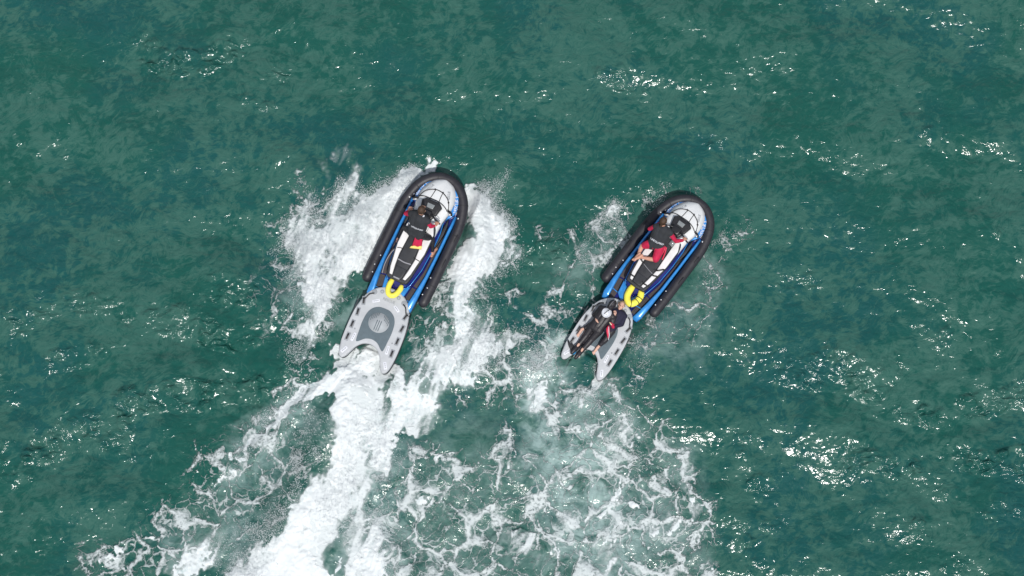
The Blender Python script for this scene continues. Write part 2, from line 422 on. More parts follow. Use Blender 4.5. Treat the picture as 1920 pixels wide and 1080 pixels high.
THICK = [ # x0 y0 r0 x1 y1 r1 strength [softness] : photograph positions of the foam seen on the sea
 (692, 662, 26, 672, 760, 44, 1.05, .9), (672, 760, 44, 645, 880, 56, 1.05, .9), (645, 880, 58, 590, 990, 76, 1.05, .9), (590, 990, 76, 540, 1100, 100, 1.05, .9), (540, 1100, 90, 500, 1180, 100, 1, .45),
 (655, 668, 18, 640, 700, 22, .85), (722, 690, 26, 745, 745, 34, .95), (745, 745, 36, 700, 830, 22, .72), (694, 830, 34, 678, 960, 44, .80, 1), (678, 960, 44, 672, 1060, 46, .78, 1), (672, 1060, 46, 660, 1150, 56, .74, 1),
 (630, 700, 18, 560, 775, 16, .64), (560, 775, 15, 490, 835, 10, .60), (490, 835, 9, 395, 905, 6, .46),
 (805, 322, 10, 750, 350, 30, .8), (770, 340, 28, 715, 400, 50, .95, .6), (715, 400, 50, 660, 455, 62, .88), (680, 380, 36, 640, 440, 50, .62),
 (640, 440, 60, 585, 480, 46, .70), (600, 470, 40, 590, 545, 42, .80), (590, 545, 42, 578, 600, 34, .66), (578, 600, 28, 572, 655, 20, .58), (690, 480, 24, 640, 520, 26, .55),
 (630, 320, 34, 600, 400, 44, .42, 1), (660, 300, 24, 640, 350, 30, .42, 1), (560, 450, 26, 548, 500, 20, .5),
 (886, 360, 20, 905, 405, 38, .98, .6), (905, 405, 38, 890, 490, 46, .98, .6), (880, 500, 36, 862, 575, 30, .86), (862, 575, 28, 862, 625, 26, .74), (925, 400, 30, 935, 350, 12, .5), (940, 420, 16, 935, 520, 14, .48),
 (870, 620, 26, 905, 645, 36, .76), (905, 645, 34, 850, 690, 40, .78), (850, 690, 38, 800, 740, 40, .72), (905, 640, 24, 950, 640, 12, .52), (780, 620, 10, 775, 660, 20, .5),
 (800, 740, 40, 770, 780, 30, .7), (430, 1045, 60, 330, 1080, 30, .52, .9),
 (1050, 645, 24, 1012, 675, 40, .64, 1), (1025, 690, 34, 1015, 760, 34, .50, 1), (1110, 712, 18, 1085, 760, 24, .5, 1), (1108, 712, 14, 1112, 735, 8, .6), (1150, 805, 16, 1180, 830, 18, .62), (1130, 810, 10, 1165, 815, 12, .5),
 (1170, 410, 10, 1140, 430, 16, .36),
 (1120, 1060, 16, 1170, 1000, 16, .6), (1170, 1000, 18, 1150, 1030, 30, .42), (960, 1030, 14, 1010, 1050, 12, .5), (1010, 1045, 12, 1050, 1020, 8, .46), (930, 1000, 16, 960, 1030, 16, .45),
 (1165, 925, 8, 1110, 965, 8, .5), (1168, 880, 8, 1175, 930, 9, .5), (1175, 930, 9, 1200, 945, 6, .5), (1290, 860, 9, 1300, 1000, 12, .40), (1240, 1000, 30, 1330, 1040, 30, .36),
 (945, 835, 9, 960, 880, 8, .45), (800, 870, 9, 845, 860, 6, .4), (790, 960, 6, 845, 950, 7, .45), (975, 850, 8, 1050, 860, 8, .42),
 (190, 1050, 8, 280, 1025, 6, .5), (280, 1025, 6, 345, 992, 6, .5), (345, 992, 6, 375, 996, 4, .4), (160, 1068, 8, 190, 1052, 8, .5), (300, 1060, 30, 380, 1030, 24, .34)]
LACE = [
 (1120, 1000, 190, 1160, 850, 110, .62, .8), (980, 960, 120, 960, 860, 70, .55, .8), (1060, 760, 60, 1150, 780, 60, .7, .9), (1270, 1000, 80, 1240, 850, 50, .66, .7), (1300, 1060, 60, 1240, 1080, 90, .7, .7),
 (1190, 640, 24, 1200, 740, 30, .6, 1), (820, 930, 110, 860, 1060, 110, .75, .8), (810, 860, 50, 780, 950, 60, .65, .8), (900, 720, 60, 960, 680, 50, .5, .9), (980, 660, 50, 1050, 620, 24, .6, .9),
 (570, 560, 100, 600, 420, 90, .5, .9), (860, 560, 90, 930, 460, 50, .55, .9), (870, 640, 80, 930, 660, 60, .7, .9), (800, 600, 40, 790, 690, 40, .5, .9),
 (480, 900, 90, 540, 800, 60, .42, .9), (400, 960, 90, 300, 1040, 70, .62, .9), (200, 1060, 50, 300, 1060, 50, .6, .9), (520, 730, 40, 590, 700, 40, .5, .9), (420, 870, 60, 380, 930, 60, .4, .9),
 (1120, 470, 60, 1180, 410, 34, .40, .9), (1060, 600, 40, 1090, 520, 40, .38, .9), (1370, 450, 30, 1330, 540, 50, .26, 1), (1240, 620, 60, 1300, 560, 50, .24, 1), (1330, 370, 20, 1300, 355, 16, .35, 1), (1225, 350, 14, 1235, 380, 12, .4, 1),
 (1040, 440, 30, 1070, 410, 20, .42, .9), (930, 510, 30, 960, 550, 30, .4, 1), (1020, 640, 60, 960, 720, 60, .5, .9), (700, 1000, 60, 740, 1080, 60, .8, .8)]
MILK = [(1040, 645, 30, 1010, 700, 60, .95, 1), (1010, 700, 60, 1030, 790, 60, .75, 1), (1120, 740, 40, 1160, 820, 60, .5, 1), (1060, 850, 100, 1120, 990, 160, .72, 1),
 (690, 560, 20, 650, 600, 30, .4, 1), (560, 560, 60, 620, 440, 90, .35, 1), (870, 560, 60, 900, 430, 60, .4, 1), (870, 660, 60, 800, 720, 60, .5, 1), (560, 780, 70, 460, 880, 60, .45, 1),
 (700, 850, 80, 700, 1050, 90, .5, 1), (430, 1000, 90, 330, 1040, 60, .35, 1), (860, 900, 160, 900, 1050, 160, .22, 1), (1140, 450, 50, 1100, 500, 60, .3, 1), (1260, 640, 70, 1330, 520, 50, .22, 1), (1250, 1000, 100, 1270, 860, 60, .3, 1)]
D = strokes(THICK); LACEF = strokes(LACE); MILKF = strokes(MILK)
grain = uni(fieldn(.05, 1.6, 1.55, 31)); big = uni(fieldn(.4, 3.5, 1.6, 32)); fineg = uni(fieldn(.05, .25, 1.0, 33))
billow = 1-np.abs(fieldn(.12, 1.2, 1.5, 34)); billow = np.clip((billow+1)/2, 0, 1)
def streaks(head, seed):
    h_ = R(head); a_ = KX*math.sin(h_)+KY*math.cos(h_); c_ = KX*math.cos(h_)-KY*math.sin(h_)
    k_ = np.hypot(a_*5, c_); l_ = 2*np.pi/np.maximum(k_, 1e-6)
    f_ = np.real(np.fft.ifft2(spectral(np.where((l_ > .08) & (l_ < 1.1), np.maximum(k_, 1e-3)**-1.4, 0), seed))); return f_/f_.std()
STK = np.where(PX < 960, streaks(20, 71), streaks(34, 72))
D = np.clip(D+.16*STK*np.clip(D*(1.15-D)*3.2, 0, 1), 0, 1.1)
Dm = D*(.80+.40*big)
mask = .50*grain+.38*fineg+.12*big+Dm           # >1.0 : standing foam
stand = np.clip((mask-1.20)/.5, 0, 1)
soft_b = 1-np.abs(fieldn(.35, 1.8, 1.7, 35))*.8
relief = stand**.8*(.006+.020*np.clip(D, 0, 1)**2*np.clip(soft_b+.4, 0, 1.4)) + .008*stand*(fineg-.3) + .006*stand*STK
# bow waves thrown up against both sides of the left ski, the hollow behind the boards
mound = strokes([(770, 345, 26, 715, 400, 42, .26, 1), (715, 400, 44, 650, 460, 60, .20, 1), (600, 470, 50, 585, 600, 40, .12, 1), (893, 372, 20, 900, 480, 34, .26, 1), (880, 490, 34, 860, 600, 28, .16, 1),
                 (660, 740, 40, 560, 960, 60, .20, 1), (560, 960, 60, 500, 1120, 80, .18, 1), (640, 700, 20, 480, 845, 18, .10, 1), (740, 720, 40, 800, 720, 40, .12, 1), (895, 645, 36, 850, 690, 36, .10, 1)], PX, PY)
soft_b0 = fieldn(.8, 3, 1.6, 36)
# boats press the sea flat around them
calm = np.ones_like(GX)
foot = []
for Mx, y1, hw in ((MA_, 3.0, .48), (MB_, 3.0, .48), (SA_, .9, .46), (SB_, .9, .46)):
    inv = Mx.inverted(); lx = inv[0][0]*GX+inv[0][1]*GY+inv[0][3]; ly = inv[1][0]*GX+inv[1][1]*GY+inv[1][3]
    y0 = .1 if y1 > 2 else -.75
    d = np.hypot(np.maximum(np.abs(lx)-hw, 0), np.maximum(np.maximum(y0-ly, ly-y1), 0))
    if y1 < 2: d = np.where((np.abs(lx) < .34) & (ly < -.36), np.maximum(d, .5*np.clip((-.36-ly)/.1, 0, 1)), d)
    foot.append(d); calm = np.minimum(calm, np.clip(.25+d/1.0, .25, 1))
inside = np.clip(1-np.minimum.reduce(foot)/.30, 0, 1)
churn = np.clip(LACEF*.6+D*.15+MILKF*.3, 0, 1)
calm = calm*(1-.65*np.clip(D, 0, 1))
Zw = hgt*calm + mound*(.9+.12*soft_b0)*(1-inside) + churn*.025*fieldn(.25, 1.2, 1.5, 41)*calm
Zw = np.where(inside > 0, Zw*(1-inside)-.06*inside, Zw)
GUST = strokes([(300, 120, 60, 480, 140, 70, 1, 1), (540, 290, 30, 500, 300, 30, .7, 1), (380, 680, 150, 240, 740, 130, 1, 1), (430, 760, 50, 400, 740, 50, 1.2, 1), (120, 640, 120, 60, 820, 110, .8, 1), (560, 540, 60, 450, 560, 90, .8, 1),
 (1560, 730, 90, 1640, 760, 80, 1, 1), (1740, 690, 80, 1860, 760, 90, .8, 1), (1700, 800, 90, 1900, 830, 90, .9, 1), (1740, 880, 50, 1600, 850, 50, .9, 1), (1400, 860, 60, 1430, 1000, 60, .7, 1), (1800, 980, 120, 1900, 900, 80, .7, 1),
 (1320, 255, 40, 1280, 265, 40, .5, 1), (1740, 230, 40, 1690, 225, 30, .5, 1), (1820, 400, 40, 1860, 410, 30, .5, 1), (1050, 450, 50, 1020, 480, 40, .8, 1), (1160, 150, 40, 1190, 250, 30, .4, 1), (1460, 600, 80, 1500, 640, 60, .6, 1)])
rip = fieldn(.16, .9, 1.75, 61, (1, .62)); rip = np.sign(rip)*np.abs(rip)**.9
st_ = np.hypot(*np.gradient(rip, LY/NY, LX/NX)); rip /= math.sqrt((st_**2).mean())
# catspaws: ripples bunch up on the wave faces that lean south
low = np.real(np.fft.ifft2(S*((lam > .9) & (lam < 4))))*scale*3.2
ly_, lx_ = np.gradient(low, LY/NY, LX/NX)
G1 = np.clip(GUST, 0, 1.2)
crest = np.clip((ly_-.3*lx_-.02)/.16, 0, 1.3)*np.clip(fieldn(.25, 1.2, 1.4, 62)*.6+.8, 0, 1.6)
short = np.real(np.fft.ifft2(S*(lam < 1.3)))*scale
Zw = Zw+(low*.22*G1+(.075+.31*G1*crest)*rip+short*(.0+.5*G1))*calm*(1-.5*np.clip(MILKF+.5*LACEF, 0, 1))
XX, YY = GX+dx*.7*calm, GY+dy*.7*calm
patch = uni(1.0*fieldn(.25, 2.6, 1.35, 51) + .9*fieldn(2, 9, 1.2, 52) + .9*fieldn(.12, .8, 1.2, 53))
def sample(F, ii, jj): return F[np.ix_(ii % NY, jj % NX)]
def ring(n, step, grow):
    out = []; v = 0
    for _ in range(n): step *= grow; v += step; out.append(v)
    return np.array(out)
rx = ring(46, .05, 1.18)
xs = np.concatenate([gx[0]-rx[::-1], gx, gx[-1]+rx]); ys = np.concatenate([gy[0]-rx[::-1], gy, gy[-1]+rx])
jj = np.concatenate([-(rx[::-1]/(LX/NX)).astype(int)-1, np.arange(NX), NX+(rx/(LX/NX)).astype(int)])
ii = np.concatenate([-(rx[::-1]/(LY/NY)).astype(int)-1, np.arange(NY), NY+(rx/(LY/NY)).astype(int)])
BX, BY = np.meshgrid(xs, ys)
def grid_mesh(name, V, keep=None, attrs={}):
    ny, nx = V.shape[:2]
    idx = np.arange(nx*ny).reshape(ny, nx)
    q = np.stack([idx[:-1, :-1], idx[:-1, 1:], idx[1:, 1:], idx[1:, :-1]], -1).reshape(-1, 4)
    co = V.reshape(-1, 3)
    if keep is not None:
        kf = keep.reshape(-1)[q].sum(1) >= 3
        q = q[kf]; used = np.zeros(len(co), bool); used[q.ravel()] = True
        rem = np.cumsum(used)-1; q = rem[q]; co = co[used]
        attrs = {k: v.reshape(-1)[used] for k, v in attrs.items()}
    me = bpy.data.meshes.new(name)
    me.vertices.add(len(co)); me.vertices.foreach_set('co', co.astype(np.float32).ravel())
    me.loops.add(q.size); me.loops.foreach_set('vertex_index', q.astype(np.int32).ravel())
    me.polygons.add(len(q)); me.polygons.foreach_set('loop_start', (np.arange(len(q))*4).astype(np.int32))
    me.polygons.foreach_set('use_smooth', np.ones(len(q), bool))
    me.update(); me.validate()
    for k, v in attrs.items():
        a = me.attributes.new(k, 'FLOAT', 'POINT'); a.data.foreach_set('value', v.astype(np.float32).ravel())
    return me
def big_field(F, outside=None):
    B = sample(F, ii, jj).copy()
    if outside is not None:
        m = np.ones_like(B, bool); m[46:46+NY, 46:46+NX] = False; B[m] = outside
    return B
fall = np.ones_like(BX); dd = np.maximum(np.abs(BX)-14, 0)+np.maximum(np.abs(BY)-9, 0)
ZB = big_field(Zw); out_m = np.ones_like(ZB, bool); out_m[46:46+NY, 46:46+NX] = False
ZB[out_m] = big_field(hgt)[out_m]
ox = big_field(XX-GX); oy = big_field(YY-GY); ox[out_m] = 0; oy[out_m] = 0
me = grid_mesh('sea', np.stack([BX+ox, BY+oy, ZB], -1), None,
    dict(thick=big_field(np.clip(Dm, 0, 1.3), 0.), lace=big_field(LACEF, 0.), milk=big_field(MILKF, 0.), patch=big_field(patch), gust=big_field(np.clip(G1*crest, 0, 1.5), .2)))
me.materials.append(M['water'])
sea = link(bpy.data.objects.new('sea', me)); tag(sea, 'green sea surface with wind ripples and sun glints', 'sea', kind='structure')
# standing foam as real relief above the sea
left = np.where((PX < 1000) & ~((PX > 760) & (PY > 800)), 1, 0).astype(bool)
keepm = (mask > 1.20) & (inside < .75)
zf = Zw+relief*1.3*(1-inside)+.003
for nm, sel, lab in (('wake_foam', left, 'thick white foam thrown up beside and behind the left jet ski'), ('wake_foam', ~left, 'broken white foam streaks drifting behind the right jet ski')):
    me = grid_mesh(nm, np.stack([XX, YY, zf], -1), keepm & sel, dict(cover=np.clip((mask-1.11)*1.0+.24+.30*np.clip((D-.75)/.25, 0, 1), 0, 1)))
    me.materials.append(M['foam']); tag(link(bpy.data.objects.new(nm, me)), lab, 'foam', kind='stuff')
# spray droplets
def spray(name, lst, n, zmax, lab, seed, smin=.0025, smax=.008):
    g = np.random.default_rng(seed); P = []; 
    dens = strokes(lst)
    w = (dens**1.6*(grain*.6+fineg*.4)**2.2*(inside < .2)).ravel(); w /= w.sum()
    c = g.choice(w.size, n, p=w)
    x = GX.ravel()[c]+g.normal(0, .02, n); y = GY.ravel()[c]+g.normal(0, .02, n)
    z = Zw.ravel()[c]+.02+g.random(n)**2.2*zmax*dens.ravel()[c]+relief.ravel()[c]
    s = smin+(smax-smin)*g.random(n)**2.5
    o = np.array([[1, 0, 0], [-1, 0, 0], [0, 1, 0], [0, -1, 0], [0, 0, 1], [0, 0, -1]])*1.0
    F = np.array([[0, 2, 4], [2, 1, 4], [1, 3, 4], [3, 0, 4], [2, 0, 5], [1, 2, 5], [3, 1, 5], [0, 3, 5]])
    V = (np.stack([x, y, z], -1)[:, None, :]+o[None]*s[:, None, None]*(1+.5*g.random((n, 1, 3)))).reshape(-1, 3)
    T = (F[None]+6*np.arange(n)[:, None, None]).reshape(-1, 3)
    me = bpy.data.meshes.new(name); me.vertices.add(len(V)); me.vertices.foreach_set('co', V.astype(np.float32).ravel())
    me.loops.add(T.size); me.loops.foreach_set('vertex_index', T.astype(np.int32).ravel())
    me.polygons.add(len(T)); me.polygons.foreach_set('loop_start', (np.arange(len(T))*3).astype(np.int32)); me.update()
    me.materials.append(M['drop']); tag(link(bpy.data.objects.new(name, me)), lab, 'spray', kind='stuff')
M['drop'] = mat('spray_droplet', (.66, .70, .72), .5)
spray('water_spray', [(648, 335, 34, 600, 410, 60, .7, 1), (765, 345, 40, 700, 385, 50, 1, 1), (600, 420, 70, 545, 500, 40, .9, .9), (650, 430, 60, 600, 520, 60, .8, 1), (580, 560, 50, 560, 660, 30, .6, 1),
   (925, 370, 50, 945, 430, 36, .9, 1), (960, 330, 12, 940, 380, 30, .7, 1), (900, 560, 60, 940, 500, 40, .6, 1), (700, 800, 60, 640, 950, 80, .5, 1), (600, 800, 20, 520, 950, 20, .9, 1), (880, 650, 70, 950, 650, 40, .6, 1), (500, 960, 60, 470, 1080, 60, .6, 1), (720, 900, 24, 715, 1060, 24, .5, 1), (560, 760, 40, 470, 860, 24, .5, 1)],
   60000, .5, 'fine white spray flung out around the left jet ski', 3)
spray('water_spray', [(1040, 640, 30, 990, 690, 50, .9, 1), (1110, 705, 20, 1115, 740, 22, .9, 1), (1160, 410, 30, 1100, 470, 40, .5, 1), (1225, 350, 16, 1235, 380, 14, .6, 1), (1360, 440, 20, 1320, 520, 30, .4, 1), (1210, 640, 20, 1215, 720, 24, .5, 1), (1150, 810, 40, 1180, 840, 40, .5, 1)],
   9000, .25, 'light spray flicked up around the right jet ski', 4)

# ------------------------------------------------------------ jet skis
def jet_ski(Mx, label, kind):
    t = empty('jet_ski', Mx); tag(t, label, 'jet ski', 'jet skis towing rescue boards')
    # hull
    W_ = [(0, .46, .25), (.06, .50, .26), (.3, .53, .26), (1, .545, .25), (2, .545, .25), (2.4, .54, .30), (2.7, .475, .36), (2.9, .38, .40), (3.02, .25, .42), (3.09, .10, .42)]
    secs = []
    for y, w, z in W_:
        secs.append([(-w*.5, y, -.20), (-w*.93, y, .02), (-w, y, z-.10), (-w*.97, y, z), (w*.97, y, z), (w, y, z-.10), (w*.93, y, .02), (w*.5, y, -.20)])
    hull = obj('hull', loft(secs), M['navy'], t, smooth=False)
    # black rubbing strake along the hull edge
    for s in (-1, 1):
        obj('rub_rail', tube([Vector((s*(w+.004), y, z-.10)) for y, w, z in W_], .018, seg=8), M['plastic'], t)
    # bright blue gunwales
    for s in (-1, 1):
        st = [(-.01, .33, .49, .30), (.12, .365, .53, .37), (.45, .415, .545, .39), (.9, .465, .55, .39), (1.5, .475, .55, .39), (2.1, .475, .55, .40), (2.38, .48, .55, .41)]
        secs = [[(s*i, y, .24), (s*(i+.012), y, z-.012), (s*(i+.03), y, z), (s*(o-.03), y, z), (s*(o-.004), y, z-.03), (s*o, y, .22)] for y, i, o, z in st]
        obj('gunwale', loft(secs), M['blue'], t)
        # front flank panel beside the hood
        fl = [(s*x, y) for x, y in ((.30, 2.14), (.47, 2.385), (.49, 2.5), (.455, 2.66), (.37, 2.86), (.25, 2.99), (.20, 2.9), (.30, 2.6))]
        obj('front_flank', slab(fl, .26, .425, .018, zf=lambda x, y: .03*max(0, y-2.3)), M['blue'], t)
        # footwell mat in two strips plus the rear step
        for a, b in (((.30, .62), (2.02, 2.12)), ((0, 0), (0, 0))):
            if a == (0, 0): continue
            o_ = [(s*.455, .62), (s*.468, 1.5), (s*.468, 2.1), (s*.40, 2.06), (s*.412, 1.5), (s*.395, 1.0), (s*.325, .64)]
            obj('footwell_mat', slab(o_, .262, .274, .004), M['mat'], t)
        o_ = [(s*.375, .09), (s*.425, .40), (s*.45, .59), (s*.315, .61), (s*.27, .30), (s*.25, .09)]
        obj('footwell_mat', slab(o_, .264, .274, .004), M['mat'], t)
        if True:
            bmr = bmesh.new()
            for k in range(4):
                xx = .30+.035*k
                tube([Vector((s*(xx-.0), .16, .276)), Vector((s*(xx+.03), .56, .276))], .005, bmr, 6)
            obj('mat_ridge', bmr, M['mat'], t)
        wd = [(s*.30, .58), (s*.24, .26), (s*.07, .14), (s*.04, .20), (s*.14, .48)]
        obj('stern_wing', slab(wd, .27, .40, .02), M['blue'], t)
        obj('step_bar', tube([Vector((s*.255, .285, .29)), Vector((s*.41, .30, .29))], .012, seg=8), M['blue'], t)
    # pedestal
    PD = [(.42, .16, .10, .38), (.60, .29, .21, .50), (1.0, .375, .24, .57), (1.5, .40, .27, .60), (1.9, .39, .30, .62), (2.2, .34, .26, .62)]
    secs = [[(-a, y, .24), (-a*.94, y, .24+(z-.24)*.55), (-b, y, z-.02), (-b*.6, y, z), (b*.6, y, z), (b, y, z-.02), (a*.94, y, .24+(z-.24)*.55), (a, y, .24)] for y, a, b, z in PD]
    obj('pedestal', loft(secs), M['navy'], t, smooth=False)
    for s in (-1, 1):
        obj('edge_highlight', tube([Vector((s*(a-.012), y, .40 if y > .5 else .33)) for y, a, b, z in PD], .009, seg=6), M['blue'], t)  # thin blue tube drawn in as the gloss highlight along the pedestal edge
    # knee panel: dark inset on the flank forward of the footwell
    for s in (-1, 1):
        obj('knee_pad', slab([(s*.405, 1.55), (s*.455, 1.9), (s*.445, 2.15), (s*.40, 2.28), (s*.385, 2.0)], .28, .42, .01), M['seatblack'], t)
    # tow well between the wings
    obj('tow_hatch', slab([(-.10, .14), (.10, .14), (.12, .42), (-.12, .42)], .27, .33, .015), M['navy'], t)
    obj('tow_hook', tube(catmull([(-.04, .12, .30), (-.04, .06, .36), (.04, .06, .36), (.04, .12, .30)], 5), .009, seg=8), M['metal'], t)
    # white hood and cowl
    HD = [(1.18, .22, .20, .60), (1.4, .30, .24, .645), (1.8, .335, .27, .70), (2.1, .345, .28, .73), (2.35, .40, .30, .72), (2.6, .395, .27, .68), (2.8, .335, .21, .61), (2.92, .25, .15, .555), (3.0, .15, .08, .51), (3.03, .05, .03, .48)]
    secs = []
    for y, a, b, z in HD:
        zb = max(.40, z-.24)
        secs.append([(-a, y, zb), (-a*.985, y, zb+(z-zb)*.45), (-b-.02, y, z-.04), (-b*.75, y, z-.012), (-b*.3, y, z), (b*.3, y, z), (b*.75, y, z-.012), (b+.02, y, z-.04), (a*.985, y, zb+(z-zb)*.45), (a, y, zb)])
    hood = obj('hood', loft(secs), M['white'], t)
    # raised hood centre panel (lid), its groove shows round it
    lid = catmull([(-.15, 2.46, 0), (-.17, 2.62, 0), (-.12, 2.80, 0), (0, 2.87, 0), (.12, 2.80, 0), (.17, 2.62, 0), (.15, 2.46, 0), (0, 2.44, 0)], 4, True)
    bh = bvh_of([hood])
    # seat: black base, black centre cushion, white bolsters
    base = catmull([(-.25, .60, 0), (-.17, .555, 0), (0, .545, 0), (.17, .555, 0), (.25, .60, 0), (.29, .9, 0), (.33, 1.3, 0), (.33, 1.75, 0), (.24, 1.98, 0), (0, 2.02, 0), (-.24, 1.98, 0), (-.33, 1.75, 0), (-.33, 1.3, 0), (-.29, .9, 0)], 4, True)
    seat = obj('seat', slab([(p.x, p.y) for p in base], .56, .665, .03, 3, zf=lambda x, y: .03*max(0, min(1, (y-1.2)/.3))), M['seatblack'], t)
    def zs(x, y): return .03*max(0, min(1, (y-1.2)/.3))
    cus = [(-.10, .62), (.10, .62), (.135, .85), (.16, 1.1), (.145, 1.4), (.13, 1.7), (.12, 1.9), (-.12, 1.9), (-.13, 1.7), (-.145, 1.4), (-.16, 1.1), (-.135, .85)]
    obj('seat_cushion', slab(cus, .64, .715, .022, 3, zf=zs), M['seatblack'], seat)
    rear = slab([(-.10, .60), (.10, .60), (.13, .84), (-.13, .84)], .655, .728, .02, 3)
    obj('rear_cushion', rear, M['seatblack'], seat)
    for s in (-1, 1):
        bo = [(s*x, y) for x, y in ((.125, .625), (.185, .625), (.235, .78), (.275, 1.05), (.315, 1.3), (.315, 1.75), (.24, 1.93), (.145, 1.93), (.155, 1.7), (.168, 1.4), (.185, 1.1), (.158, .85))]
        obj('seat_bolster', slab(bo, .64, .700, .02, 3, zf=zs), M['seatwhite'], seat)
    # dash and handlebar
    dash = obj('dashboard', slab([(-.11, 1.98), (.11, 1.98), (.19, 2.16), (.235, 2.36), (.15, 2.43), (-.15, 2.43), (-.235, 2.36), (-.19, 2.16)], .66, .80, .03, 3, zf=lambda x, y: .05*(y-1.98)), M['plastic'], t)
    obj('display', slab([(-.07, 2.24), (.07, 2.24), (.085, 2.34), (-.085, 2.34)], .815, .832, .006), M['screen'], dash)
    bmv = bmesh.new()
    for k in range(3): box((0, 2.02+.045*k, .812), (.13, .024, .012), bmv, .003)
    obj('vent', bmv, M['screen'], dash)
    hb = obj('handlebar', tube(catmull([(-.36, 1.99, .98), (-.22, 2.05, .96), (-.10, 2.10, .93), (.10, 2.10, .93), (.22, 2.05, .96), (.36, 1.99, .98)], 5), .016, seg=10), M['plastic'], t)
    obj('steering_column', slab([(-.09, 2.0), (.09, 2.0), (.11, 2.16), (-.11, 2.16)], .80, .945, .025, 3), M['plastic'], hb)
    for s in (-1, 1):
        obj('grip', tube([Vector((s*.24, 2.04, .963)), Vector((s*.37, 1.985, .982))], .021, seg=10), M['seatblack'], hb)
        obj('brake_lever' if s < 0 else 'throttle_lever', tube(catmull([(s*.20, 2.09, .955), (s*.28, 2.085, .955), (s*.35, 2.05, .965)], 4), .008, seg=6), M['metal'], hb)
        rt_ = Matrix.Rotation(R(-s*25), 3, 'Z')
        mr = obj('mirror', ellipsoid((s*.40, 2.36, .60), (.085, .045, .05), rot=rt_), M['plastic'], t)
        obj('mirror_stem', tube([Vector((s*.30, 2.33, .55)), Vector((s*.37, 2.35, .59))], .014, seg=6), M['plastic'], mr)
        obj('mirror_glass', ellipsoid((s*.405, 2.33, .62), (.06, .02, .035), rot=rt_), M['metal'], mr)
    # bungee net on the hood
    obj('hood_strap', cord_on(bh, [(-.36, 2.44), (-.27, 2.60), (-.10, 2.70), (.06, 2.70), (.20, 2.64), (.29, 2.55), (.345, 2.42)], .0105), M['plastic'], t)
    obj('hood_strap', cord_on(bh, [(-.36, 2.43), (-.26, 2.46), (-.1, 2.47), (.1, 2.47), (.26, 2.42), (.345, 2.36)], .0105), M['plastic'], t)
    for x in (-.085, .085):
        obj('hood_strap', cord_on(bh, [(x*1.0, 2.70), (x*1.1, 2.56), (x*1.3, 2.42)], .008), M['plastic'], t)
    for x, y in ((-.10, 2.70), (.085, 2.70), (.29, 2.55), (-.36, 2.43), (.345, 2.40)):
        obj('strap_knot', ellipsoid((x, y, drop(bh, x, y, .012)), (.022, .022, .014), seg=8, rings=6), M['plastic'], t)
    # small dark print along the right of the hood, lettering on the front flanks
    text_on('hood_lettering', 'RESCUE', .075, bh, Matrix.Translation((.225, 2.70, .8)) @ Matrix.Rotation(R(112), 4, 'Z'), (0, 0, -1), .003, M['patch'], t, .8)
    text_on('hood_lettering', 'RESCUE', .075, bh, Matrix.Translation((-.225, 2.70, .8)) @ Matrix.Rotation(R(68), 4, 'Z'), (0, 0, -1), .003, M['patch'], t, .8)
    bfl = bvh_of([c for c in t.children if c.name.startswith(('front_flank', 'gunwale', 'hull'))])
    for s in (-1, 1):
        bmp = bmesh.new()
        text_on('hull_lettering', 'RESCUE 2', .115, bfl, Matrix.Translation((s*.435, 2.62, .8)) @ Matrix.Rotation(R(90+s*17), 4, 'Z'), (0, 0, -1), .006, M['decal'], t, .78)
        bmp.free()
    # inflatable collar
    path = [(-.675, .42, .24), (-.68, .8, .25), (-.68, 1.4, .26), (-.675, 2.0, .28), (-.645, 2.35, .30), (-.55, 2.68, .34), (-.40, 2.90, .37), (-.20, 3.04, .39), (0, 3.075, .40),
            (.20, 3.04, .39), (.40, 2.90, .37), (.55, 2.68, .34), (.645, 2.35, .30), (.675, 2.0, .28), (.68, 1.4, .26), (.68, .8, .25), (.675, .42, .24)]
    col = obj('inflatable_collar', tube(catmull(path, 4), [.117-.014*math.exp(-((k-32)/9)**2) for k in range(65)], seg=20), M['tube'], t)
    for i in (1, 3, 5, 7, 9, 11, 13, 15):
        a, b = Vector(path[i]), Vector(path[i+1] if i < 16 else path[i])
        d = (b-Vector(path[i-1])).normalized()
        obj('collar_seam', tube([a-d*.010, a+d*.010], .1182-.014*math.exp(-((i-8)/2.25)**2), seg=20, caps=False), M['seam'], col)
    for s in (-1, 1):
        for y in (.55, .72, .95):
            obj('collar_valve', ellipsoid((s*(.60 if y != .72 else .63), y, .355), (.018, .018, .012), seg=8, rings=6), M['metal'], col)
        obj('collar_handle', tube(catmull([(s*.72, 1.25, .36), (s*.73, 1.30, .40), (s*.73, 1.40, .40), (s*.72, 1.45, .36)], 4), .010, seg=6), M['seam'], col)
        obj('collar_handle', tube(catmull([(s*.72, 1.85, .37), (s*.73, 1.90, .41), (s*.73, 2.0, .41), (s*.72, 2.05, .37)], 4), .010, seg=6), M['seam'], col)
        obj('collar_stud', ellipsoid((s*.585, 2.37, .405), (.022, .022, .014), seg=8, rings=6), M['metal'], col)
    if kind == 'straps':      # black lashings over the seat bolsters, pale line across
        bs = bvh_of([c for c in [seat]+list(seat.children)])
        for pts in ([(-.26, .72), (-.19, .70), (-.12, .71)], [(.10, .71), (.16, .70), (.25, .72)], [(-.30, 1.14), (-.2, 1.10), (-.14, 1.08)], [(.14, 1.10), (.22, 1.14), (.31, 1.24)], [(.15, .98), (.21, .98), (.285, 1.02)]):
            obj('seat_lashing', cord_on(bs, pts, .018, 5), M['plastic'], seat)
        obj('seat_cord', cord_on(bs, [(-.24, 1.10), (0, 1.03), (.2, .99)], .006, 8, .006), M['cord'], seat)
        obj('document_pad', box((.10, 1.86, .765), (.11, .20, .03), rot=Matrix.Rotation(R(-4), 3, 'Z')), M['screen'], t)
    else:
